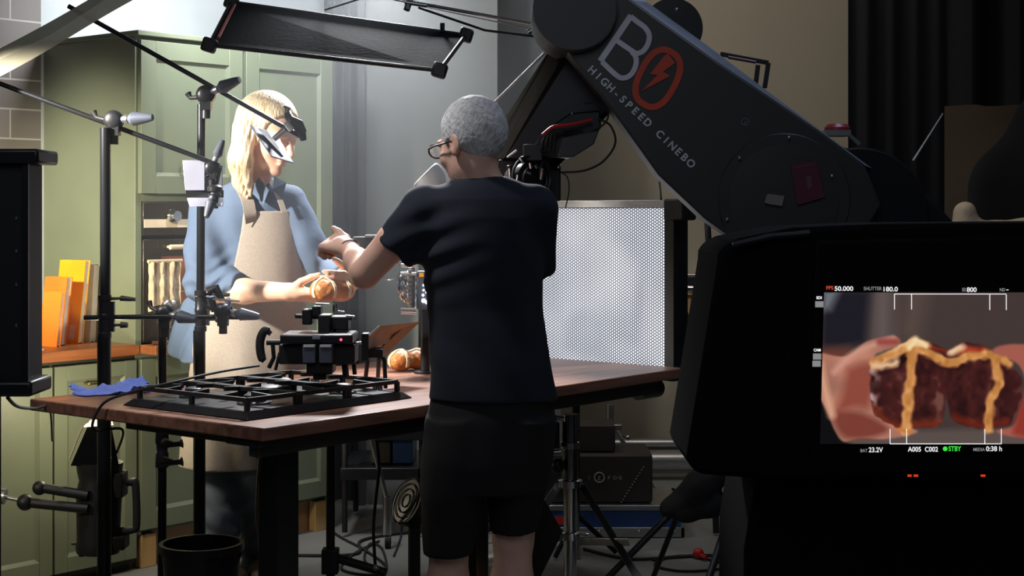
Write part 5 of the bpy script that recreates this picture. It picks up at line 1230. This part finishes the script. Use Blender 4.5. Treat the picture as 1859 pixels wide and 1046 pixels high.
q = MB(); q.cyl(P(130, 987, YF), P(145, 987, YF), px(3, YF), n=8); q.build('stub', M['black'], fz)
MB().sph(P(199, 831, YF-.10), px(3, YF), 8).build('painted_glint', emat('pin_glint', (1, .9, .75), 1.0), fz)  # glint put in as a small glowing bead
q = MB(); q.cyl((P(-60, 0, YF).x, YF-.08, 0.01), P(-60, 870, YF-.08), .015, n=12); q.box((P(-60, 0, YF).x, YF-.08, .01), (.3, .3, .02)); q.build('floor_stand', M['pole'], fz)
# cable over the table edge
single('power_cable', MB().tube(spline([P(470, 664, 4.80), P(395, 676, 4.64), T(.10, .5, ZT+.075), T(.03, .60, ZT+.045), T(-.012, .66, ZT+.012), T(-.02, .69, ZT-.06), P(222, 780, 4.62), P(212, 822, 5.0)]), px(2.4, 4.7), 8), M['rubber'], 'black cable running from the hob over the table edge down to the lamp', 'cable')
single('thin_cable', MB().tube(spline([P(14, 722, 3.3), P(32, 738, 3.6), P(62, 742, 4.2), P(90, 742, 4.9), P(95, 800, 5.4)]), .004, 8), M['rubber'], 'thin cable hanging from the black light panel under the table corner', 'cable')
# bin
bx, by = P(366, 0, 4.86).x, 4.86; bz = P(0, 985, 4.86).z
bn = thing('bucket', 'black bucket standing on the floor under the table', 'bucket', (bx, by, 0))
R_b = px(74, 4.86)
MB().lathe((bx, by, 0), (0, 0, 1), [(R_b*.78, 0), (R_b*.95, bz-.03), (R_b*1.03, bz-.025), (R_b*1.03, bz), (R_b*.93, bz), (R_b*.75, .02), (0, .02)], 40).build('body', M['black2'], bn)
MB().tube(spline([(bx-R_b, by, bz-.02), (bx-R_b*.75, by-.05, bz-.085), (bx-.02, by-R_b*1.04, bz-.14), (bx+R_b*.75, by-.05, bz-.085), (bx+R_b, by, bz-.02)]), .005, 8).build('handle', M['brownhose'], bn)
single('brown_strap', MB().tube(spline([P(478, 800, 4.30), P(472, 850, 4.32), P(468, 940, 4.36), P(474, 1000, 4.40), (P(482, 0, 4.44).x, 4.44, .02)]), px(5, 4.3), 8), M['brownhose'], 'brown hose hanging below the near corner of the table', 'hose')

# thin stand with foot bar
Yt = 4.75
ts = thing('tripod_stand', 'thin black stand with low crossbar under the middle of the table', 'light stand', P(600, 0, Yt).xy.to_3d())
MB().cyl((P(600, 0, Yt).x, Yt, .02), P(600, 806, Yt), px(8, Yt), n=16).build('pole', M['black'], ts)
MB().box(P(600, 1018, Yt), (px(30, Yt), .05, px(45, Yt))).build('foot_joint', M['black'], ts, bevel=.004)
MB().tube([P(606, 1012, Yt), P(700, 1040, Yt-.05)], px(8, Yt), 10).build('crossbar', M['black'], ts)
MB().sph(P(683, 1031, Yt-.09), px(5, Yt), 8).build('chrome_bolt', M['chrome'], ts)
single('hanging_cable', MB().tube(spline([P(684, 800, 5.0), P(688, 850, 5.0), P(683, 900, 5.0), P(678, 960, 5.0), P(682, 1046, 5.0), (P(684, 0, 5.0).x, 5.0, .01)]), px(3, 5), 8), M['rubber'], 'black cable hanging straight down under the table near the caster leg', 'cable')
# caster leg of the equipment trolley behind, with its load
Yc = 6.35
tr_ = thing('equipment_trolley', 'dark equipment trolley with one chrome caster leg in the shade behind the table', 'trolley', P(690, 0, Yc+.3).xy.to_3d())
MB().tube([P(672, 790, Yc), P(684, 836, Yc), P(702, 905, Yc)], [px(5, Yc), px(5, Yc), px(4, Yc)], 12).build('caster_leg', M['chrome'], tr_)
c_ = P(703, 0, Yc); q = MB(); q.cyl((c_.x-.008, Yc, .028), (c_.x+.014, Yc, .028), .027, n=20); q.build('wheel', M['rubber'], tr_)
MB().tube([P(702, 902, Yc), (c_.x, Yc, .055)], [.016, .018], 12).build('fork', M['chrome'], tr_)
q = MB(); pbox(q, 618, 850, 760, 872, Yc+.2, Yc+.7); pbox(q, 640, 780, 770, 800, Yc+.2, Yc+.7); q.build('shelf', M['black2'], tr_, bevel=.004)
for x in (625, 765):
    for yy in (.22, .68): MB().cyl((P(x, 0, Yc+.2).x, Yc+yy, .02), (P(x, 0, Yc+.2).x, Yc+yy, P(0, 775, Yc+.2).z), .012, n=10).build('post', M['black'], tr_)
for x, h, m, l in ((735, 830, 'bluecase', 'blue crate on the dark trolley behind the table'), (695, 840, 'brown_case', 'dark brown crate on the trolley left of the blue crate')):
    q = MB(); pbox(q, x-22, h-36, x+14, 849, Yc+.3, Yc+.6); dz = P(0, 850, Yc+.2).z+.003-min(v.z for v in q.v); q.v = [v+V((0, 0, dz)) for v in q.v]; o = single('crate', q, M[m], l, 'crate', bevel=.004)
# small fan on the floor
Yn = 5.0; fx_ = P(752, 0, Yn).x
fn_ = thing('floor_fan', 'small dark grey floor fan tilted beside the person in black shorts', 'fan', (fx_, Yn, 0))
cF = P(752, 915, Yn); axf = V((-.75, -.5, .4)).normalized()
MB().lathe(cF-axf*.04, axf, [(.02, 0), (px(40, Yn), .02), (px(44, Yn), .05), (px(44, Yn), .07), (0, .072)], 32).build('housing', M['black2'], fn_)
q = MB()
for r in (12, 22, 32, 42): q.torus(cF+axf*.034, axf, px(r, Yn), .002, 32, 6)
q.build('grille', M['rubber'], fn_)
MB().cyl((cF.x, Yn, .03), cF, .02, n=12).build('neck', M['black'], fn_); MB().lathe((cF.x, Yn, 0), (0, 0, 1), [(.09, 0), (.09, .02), (.03, .035), (0, .035)]).build('base', M['black'], fn_)
q = MB(); pbox(q, 700, 1012, 765, 1032, 5.10, 5.2); q.v = [V((v.x, v.y, v.z-P(0, 1032, 5.1).z+.001)) for v in q.v]; single('power_adapter', q, M['rubber'], 'flat black power adapter lying on the floor beside the fan', 'power adapter', bevel=.006)
# lamp stick between the man's legs
single('orange_tube', MB().tube([(P(884, 0, 4.9).x, 4.9, .15), P(900, 1030, 4.9)], .010, 10), emat('orange_glow', (1, .42, .12), 1.3), 'glowing orange tube between the legs of the person in shorts', 'light tube')
MB().cyl((P(884, 0, 4.9).x, 4.9, 0), (P(884, 0, 4.9).x, 4.9, .155), .016, n=12).build('socket', M['black'], bpy.data.objects['orange_tube'])
fk = thing('floor_flag', 'small black triangular cloth flag beside the leg of the person in shorts', 'flag', P(990, 0, 4.75).xy.to_3d())
MB().prism([P(972, 880, 4.75), P(1022, 966, 4.78), P(975, 1060, 4.75), P(960, 1050, 4.72)], (0, .004, 0)).build('cloth', M['blackcloth'], fk)
MB().cyl((P(968, 0, 4.77).x, 4.77, 0), P(970, 870, 4.77), .006, n=8).build('rod', M['black'], fk)

# ------------------------------------------------------------------ chrome stand under the right half of the table
Ys = 5.50
chs = thing('roller_stand', 'chrome column stand with folding legs under the right half of the table', 'stand', P(1035, 0, Ys).xy.to_3d())
c = P(1035, 0, Ys)
MB().cyl((c.x, Ys, .03), (c.x, Ys, P(0, 870, Ys).z), px(12, Ys), n=24).build('lower_column', M['chrome'], chs)
MB().cyl((c.x, Ys, P(0, 880, Ys).z), (c.x, Ys, P(0, 752, Ys).z), px(15, Ys), n=24).build('upper_column', mat('dark_chrome', (.30, .31, .32), .18, 1), chs)
for yy, r in ((877, 22), (972, 20), (808, 17)):
    MB().lathe((c.x, Ys, P(0, yy+8, Ys).z), (0, 0, 1), [(px(r*.8, Ys), 0), (px(r, Ys), .003), (px(r, Ys), .026), (px(r*.8, Ys), .03), (0, .03)]).build('collar', M['chrome'], chs)
def bar(parent, a, b, w, m, name, th=.012):
    a, b = V(a), V(b); d = (b-a).normalized(); s = d.cross(V((0, 1, 0))).normalized()*w/2; t_ = V((0, th, 0))
    return MB().hexa([a-s, a+s, a+s+t_, a-s+t_], [b-s, b+s, b+s+t_, b-s+t_]).build(name, m, parent, bevel=.002)
k5 = Ys/F
bar(chs, P(1056, 882, Ys), (P(1215, 0, Ys-.5).x, Ys-.5, .03), 13*k5, M['black2'], 'leg')
bar(chs, P(1014, 882, Ys), (P(860, 0, Ys-.3).x, Ys-.3, .03), 13*k5, M['alu'], 'leg')
bar(chs, P(1040, 882, Ys+.02), (P(1050, 0, Ys+.5).x, Ys+.5, .03), 13*k5, M['alu'], 'leg')
bar(chs, P(1050, 984, Ys-.02), P(1142, 985, Ys-.26), 14*k5, M['alu'], 'brace')
bar(chs, P(1020, 978, Ys-.02), P(995, 968, Ys-.06), 14*k5, M['alu'], 'brace')
q = MB(); q.cyl(P(1008, 758, Ys-.03), P(1024, 760, Ys-.03), px(4, Ys)); q.cyl(P(1003, 768, Ys-.03), P(1003, 750, Ys-.03), px(3, Ys)); q.build('locking_lever', M['chrome'], chs)
q = MB(); q.cyl(P(998, 822, Ys-.03), P(1018, 820, Ys-.03), px(4, Ys)); q.sph(P(1000, 822, Ys-.03), px(7, Ys), 8); q.build('locking_lever', M['chrome'], chs)
q = MB(); q.cyl(P(1052, 968, Ys-.03), P(1068, 971, Ys-.03), px(3, Ys)); q.build('locking_lever', M['chrome'], chs); q = MB(); q.cyl(P(1000, 968, Ys-.03), P(1020, 970, Ys-.03), px(4, Ys)); q.build('locking_lever', M['chrome'], chs)
q = MB(); q.sph(P(1012, 845, Ys-.04), px(14, Ys), 8); pbox(q, 996, 768, 1016, 815, Ys-.05, Ys); q.build('motor_box', M['black2'], chs, bevel=.004)

# ------------------------------------------------------------------ cases against the back
def case(name, x0, y0, x1, y1, Ya, dep, m, label, cat):
    t = thing(name, label, cat, V((P((x0+x1)/2, 0, Ya).x, Ya+dep/2, P(0, y1, Ya).z)))
    q = MB(); pbox(q, x0, y0, x1, y1, Ya, Ya+dep); q.build('body', m, t, bevel=.008); return t
Yb = 6.55; zfl = lambda Y_: HOR+EYE*F/Y_
yb_ = zfl(Yb)-1
bcase = thing('flight_case', 'blue flight case with aluminium edges lying on the floor behind the chrome stand', 'case', P(1115, 0, Yb+.2).xy.to_3d())
q = MB(); pbox(q, 995, 924, 1238, yb_, Yb, Yb+.40); q.build('body', M['bluecase'], bcase, bevel=.003)
for (a0_, b0_, a1_, b1__) in ((990, 918, 1243, 927), (990, 958, 1243, yb_), (990, 918, 998, yb_), (1236, 918, 1243, yb_)): pbox(MB(), a0_, b0_, a1_, b1__, Yb-.006, Yb+.41).build('edge_profile', M['alu'], bcase, bevel=.002)
pbox(MB(), 1007, 939, 1030, 952, Yb-.006, Yb-.001).build('red_label', M['red_cable'], bcase)
for x in (1012, 1088, 1160, 1225): MB().sph(P(x, 965, Yb-.006), px(3, Yb), 6).build('rivet', M['chrome'], bcase)
Yg = 6.58; zg = P(0, 917, Yb).z
fg = thing('fog_machine', 'dark brown case with white ring emblem and the word FOG on the blue case', 'case', V((P(1090, 0, Yg+.15).x, Yg+.15, zg)))
q = MB(); pbox(q, 980, 829, 1185, 917.5, Yg, Yg+.32); dz = P(0, 918, Yb-.006).z+.004-min(v.z for v in q.v); q.v = [v+V((0, 0, dz)) for v in q.v]; fgtop = max(v.z for v in q.v); q.build('body', M['brown_case'], fg, bevel=.012)
pbox(MB(), 1080, 826, 1096, 830, Yg+.02, Yg+.05).build('clasp', M['alu'], fg)
lg = mat('case_print', (.62, .58, .56), .6)
MB().torus(P(1088, 867, Yg-.003), (0, 1, 0), px(8.8, Yg), px(1.1, Yg), 32, 6).build('ring_emblem', lg, fg)
text('S', lg, fg, P(1084.3, 871.5, Yg-.004), (1, 0, -.3), (.3, 0, 1), .028, .001, 'emblem_letter')
for ch, x in (('F', 1104), ('O', 1113), ('G', 1123), ('I', 1069)): text(ch, lg, fg, P(x, 870.5, Yg-.004), (1, 0, 0), (0, 0, 1), .021, .001, 'print_letter', bold=.01)
wd2 = mat('vent_light', (.5, .48, .45), .5)
for i in range(13): MB().sph(P(1128+3.35*i, 912-5.3*i, Yg-.002), px(1.3, Yg), 5).build('vent_hole', wd2, fg)
Yo = 6.62; zo = P(0, 829, Yg).z
sb = thing('small_case', 'small dark brown box with a red tip standing on the fog case', 'case', V((P(1080, 0, Yo+.1).x, Yo+.1, zo)))
q = MB(); pbox(q, 1030, 780, 1117, 828.6, Yo, Yo+.2); dz = fgtop+.003-min(v.z for v in q.v); q.v = [v+V((0, 0, dz)) for v in q.v]; q.build('body', M['brown_case'], sb, bevel=.006); MB().sph(P(1087, 777, Yo+.05), px(6, Yo), 8).build('red_tip', M['red'], sb)
# back stand behind the fog case
Yk = 7.15
bs = thing('folding_stand', 'aluminium folding stand rising behind the fog case', 'stand', P(1107, 0, Yk).xy.to_3d())
MB().cyl((P(1107, 0, Yk).x, Yk, .02), P(1107, 735, Yk), px(8, Yk), n=16).build('pole', M['alu'], bs)
MB().box(P(1108, 775, Yk), (px(42, Yk), .05, px(10, Yk))).build('collar', M['alu'], bs, bevel=.004)
for x in (1175, 1050): bar(bs, P(1115 if x > 1100 else 1100, 778, Yk-.02), (P(x+35, 0, Yk-.1).x, Yk-.1, .03), px(8, Yk), M['alu'], 'leg')
q = MB().sph(P(1140, 795, Yk-.1), px(5, Yk), 8); q.cyl(P(1132, 792, Yk-.05), P(1142, 797, Yk-.1), px(3, Yk)); q.build('knob', M['chrome'], bs)
# pine trestle and pole right of the glowing panel
Yw_ = 7.0
tw_ = thing('trestle_table', 'pine trestle with chrome rail between the glowing panel and the monitor', 'table', P(1290, 0, Yw_).xy.to_3d())
q = MB(); pbox(q, 1215, 535, 1420, 573, Yw_, Yw_+.35); q.build('tabletop', M['pinewood'], tw_, bevel=.003)
bar(tw_, P(1222, 573, Yw_), (P(1400, 0, Yw_).x, Yw_, .0), px(30, Yw_), M['plywood'], 'leg', .04); bar(tw_, P(1410, 573, Yw_+.1), (P(1440, 0, Yw_).x, Yw_+.1, .0), px(24, Yw_), M['plywood'], 'leg', .04); 0
q = MB(); q.cyl(P(1222, 523, Yw_-.02), P(1300, 526, Yw_-.02), px(6, Yw_), n=12); q.cyl(P(1225, 500, Yw_+.1), P(1300, 500, Yw_+.1), px(3, Yw_), n=10); q.cyl(P(1283, 545, Yw_-.03), P(1286, 520, Yw_-.03), px(5, Yw_), n=10)
q.cyl(P(1232, 500, Yw_+.1), P(1232, 536, Yw_+.1), px(2, Yw_), n=8)
q.build('chrome_rail', M['chrome'], tw_)
q = MB(); pbox(q, 1236, 500, 1296, 519, Yw_+.02, Yw_+.2); q.build('black_tray', M['black2'], tw_, bevel=.01)
single('black_pole', MB().tube([P(1283, 384, 6.6), P(1290, 500, 6.6), (P(1300, 0, 6.6).x, 6.6, .01)], px(6, 6.6), 10), M['black'], 'black pole standing between the glowing panel and the monitor', 'pole')
single('leaning_rod', MB().tube([P(1226, 500, 6.3), P(1268, 636, 6.2), (P(1330, 0, 6.0).x, 6.0, .01)], px(2.2, 6.3), 8), M['black'], 'thin black rod leaning beside the right edge of the glowing panel', 'rod')
# black tripod with bag
Yp = 5.4
tp = thing('tripod', 'black tripod with a lumpy black bag and white tag left of the monitor stand', 'tripod', P(1300, 0, Yp).xy.to_3d())
for a, b, w, yb2 in (((1225, 925), (1052, 0), 12, Yp-.05), ((1232, 930), (1180, 0), 10, Yp+.25), ((1335, 905), (1258, 0), 13, Yp-.3)):
    MB().tube([P(*a, Yp), (P(b[0], 0, yb2).x, yb2, .015)], [px(w*.55, Yp), px(w*.5, Yp)], 12).build('leg', M['black2'], tp)
iso(lambda X: smin(smin(cone(X, tuple(P(1215, 925, Yp)), tuple(P(1270, 885, Yp)), .035, .055), cone(X, tuple(P(1240, 930, Yp)), tuple(P(1300, 915, Yp)), .035, .045), .02), cone(X, tuple(P(1270, 880, Yp)), tuple(P(1330, 850, Yp)), .05, .04), .02)+.006*nz(X, 50, 50, 45, 1), P(1190, 960, Yp-.09), P(1350, 825, Yp+.09), .006, 'bag', M['blackcloth'], tp)
q = MB(); pbox(q, 1336, 870, 1420, 1100, Yp-.02, Yp+.2); q.build('rear_post', M['monitor_black'], tp)
tgm = mat('white_tag', (.45, .45, .45), .6)
q = MB(); q.prism([P(x, y, Yp-.30) for x, y in ((1352, 905), (1366, 908), (1350, 950), (1340, 952), (1325, 938), (1340, 915))], (0, .006, 0)); o = q.build('white_tag', tgm, tp)
MB().prism([P(x, y, Yp-.302) for x, y in ((1350, 922), (1357, 922), (1354, 935), (1344, 936), (1341, 930))], (0, .001, 0)).build('tag_hole', M['black'], o)
q = MB()
for i in range(5): pbox(q, 1328+1.4*i, 918-7*i, 1334+1.2*i, 923-7*i, Yp-.31, Yp-.308)
q.build('small_print', tgm, o)
# cables on the floor
def fcable(pts, r, label, Ys_=None, m='rubber'):
    """pts are places on the floor seen at (x, y) in the photograph"""
    w = []
    for (x, y) in pts:
        Y_ = EYE*F/(y-HOR); w.append(V(((x-W_/2)/F*Y_, Y_, r+.001)))
    return single('floor_cable', MB().tube(spline(w, 7), r, 8), M[m], label, 'cable')
fcable([(470, 1010), (640, 1010), (655, 985), (720, 972), (800, 966)], .006, 'black cable curving across the floor behind the thin stand')
fcable([(545, 905), (600, 965), (660, 1000), (700, 1030), (690, 1050)], .005, 'black cable running diagonally from the cabinet foot to the thin stand')
fcable([(688, 985), (640, 1010), (620, 1035), (660, 1046), (700, 1040), (694, 1000), (672, 990), (662, 1020), (690, 1046)], .005, 'black cable coiled in a tangle on the floor at the foot of the thin stand')
fcable([(770, 905), (735, 925), (728, 975), (715, 1012)], .004, 'thin black cable looping from the fan to the power adapter')
fcable([(1060, 1000), (1140, 1018), (1220, 1015), (1300, 1012), (1330, 1025)], .006, 'black cable running along the floor toward the monitor stand')
fcable([(1185, 1020), (1240, 1012), (1300, 1022), (1310, 1035), (1240, 1040), (1190, 1030), (1210, 1016), (1270, 1010)], .005, 'black cable coiled on the floor under the tripod')
fcable([(720, 880), (800, 885), (870, 882), (900, 900)], .006, 'black cable lying farthest back on the floor between table legs')
cn = thing('connector', 'red cable connector lying on the floor beside the tripod leg', 'connector', V((P(1270, 0, 6.2).x, 6.15, 0)))
MB().sph((P(1268, 0, 6.15).x, 6.15, .022), (.022, .02, .022), 10).build('body', M['red_cable'], cn); MB().cyl((P(1268, 0, 6.15).x, 6.15, .02), (P(1282, 0, 6.1).x, 6.1, .015), .008, n=8).build('plug', M['red_cable'], cn)
# far right: draped gear in the dark
Yd = 6.9
dg = thing('covered_equipment', 'dark draped equipment heap standing far right against the brown wall', 'equipment', P(1850, 0, Yd).xy.to_3d())
iso(lambda X: smin(smin(cone(X, (P(1870, 0, Yd).x, Yd, .0), tuple(P(1870, 350, Yd)), .30, .26), cone(X, (P(1960, 0, Yd).x, Yd, .0), tuple(P(1950, 260, Yd)), .3, .28), .1), cone(X, tuple(P(1815, 345, Yd)), (P(1820, 0, Yd).x, Yd, .1), .10, .16), .08)+.01*nz(X, 14, 14, 14, 1), (P(1720, 0, Yd).x, Yd-.38, .002), (P(2060, 0, Yd).x, Yd+.38, 1.95), .014, 'cover', M['drape'], dg)
tn = thing('canvas_bag', 'tan canvas bag catching a little light above the monitor at the right edge', 'bag', P(1790, 440, 6.4)+V((0, 0, 0)))
tn.location.z = 0
iso(lambda X: smin(cone(X, tuple(P(1752, 385, 6.4)), tuple(P(1752, 430, 6.4)), .045, .06), cone(X, tuple(P(1760, 425, 6.4)), tuple(P(1860, 418, 6.4)), .05, .05), .05)+.004*nz(X, 40, 40, 40, 1), P(1715, 470, 6.25), P(1890, 350, 6.55), .008, 'bag', M['towel'], tn)
MB().cyl((P(1790, 0, 6.4).x, 6.4, 0), P(1790, 425, 6.4), .03, n=12).build('stand', M['black'], tn)

# ------------------------------------------------------------------ thin studio haze around the overhead light
hz = bpy.data.materials.new('haze'); hz.use_nodes = True; nt = hz.node_tree; nt.nodes.clear()
ou = nt.nodes.new('ShaderNodeOutputMaterial'); vsn = nt.nodes.new('ShaderNodeVolumeScatter'); vsn.inputs['Density'].default_value = .042; vsn.inputs['Anisotropy'].default_value = .3
vsn.inputs['Color'].default_value = (.9, .95, 1, 1); nt.links.new(vsn.outputs[0], ou.inputs['Volume'])
hb_ = MB().b2((-.75, -1.45, .95), (1.95, -.035, 3.1)).build('haze', hz, None, KM, smooth=False); hb_['kind'] = 'stuff'; hb_['label'] = 'thin bluish haze hanging in the lit kitchen set'; hb_['category'] = 'haze'
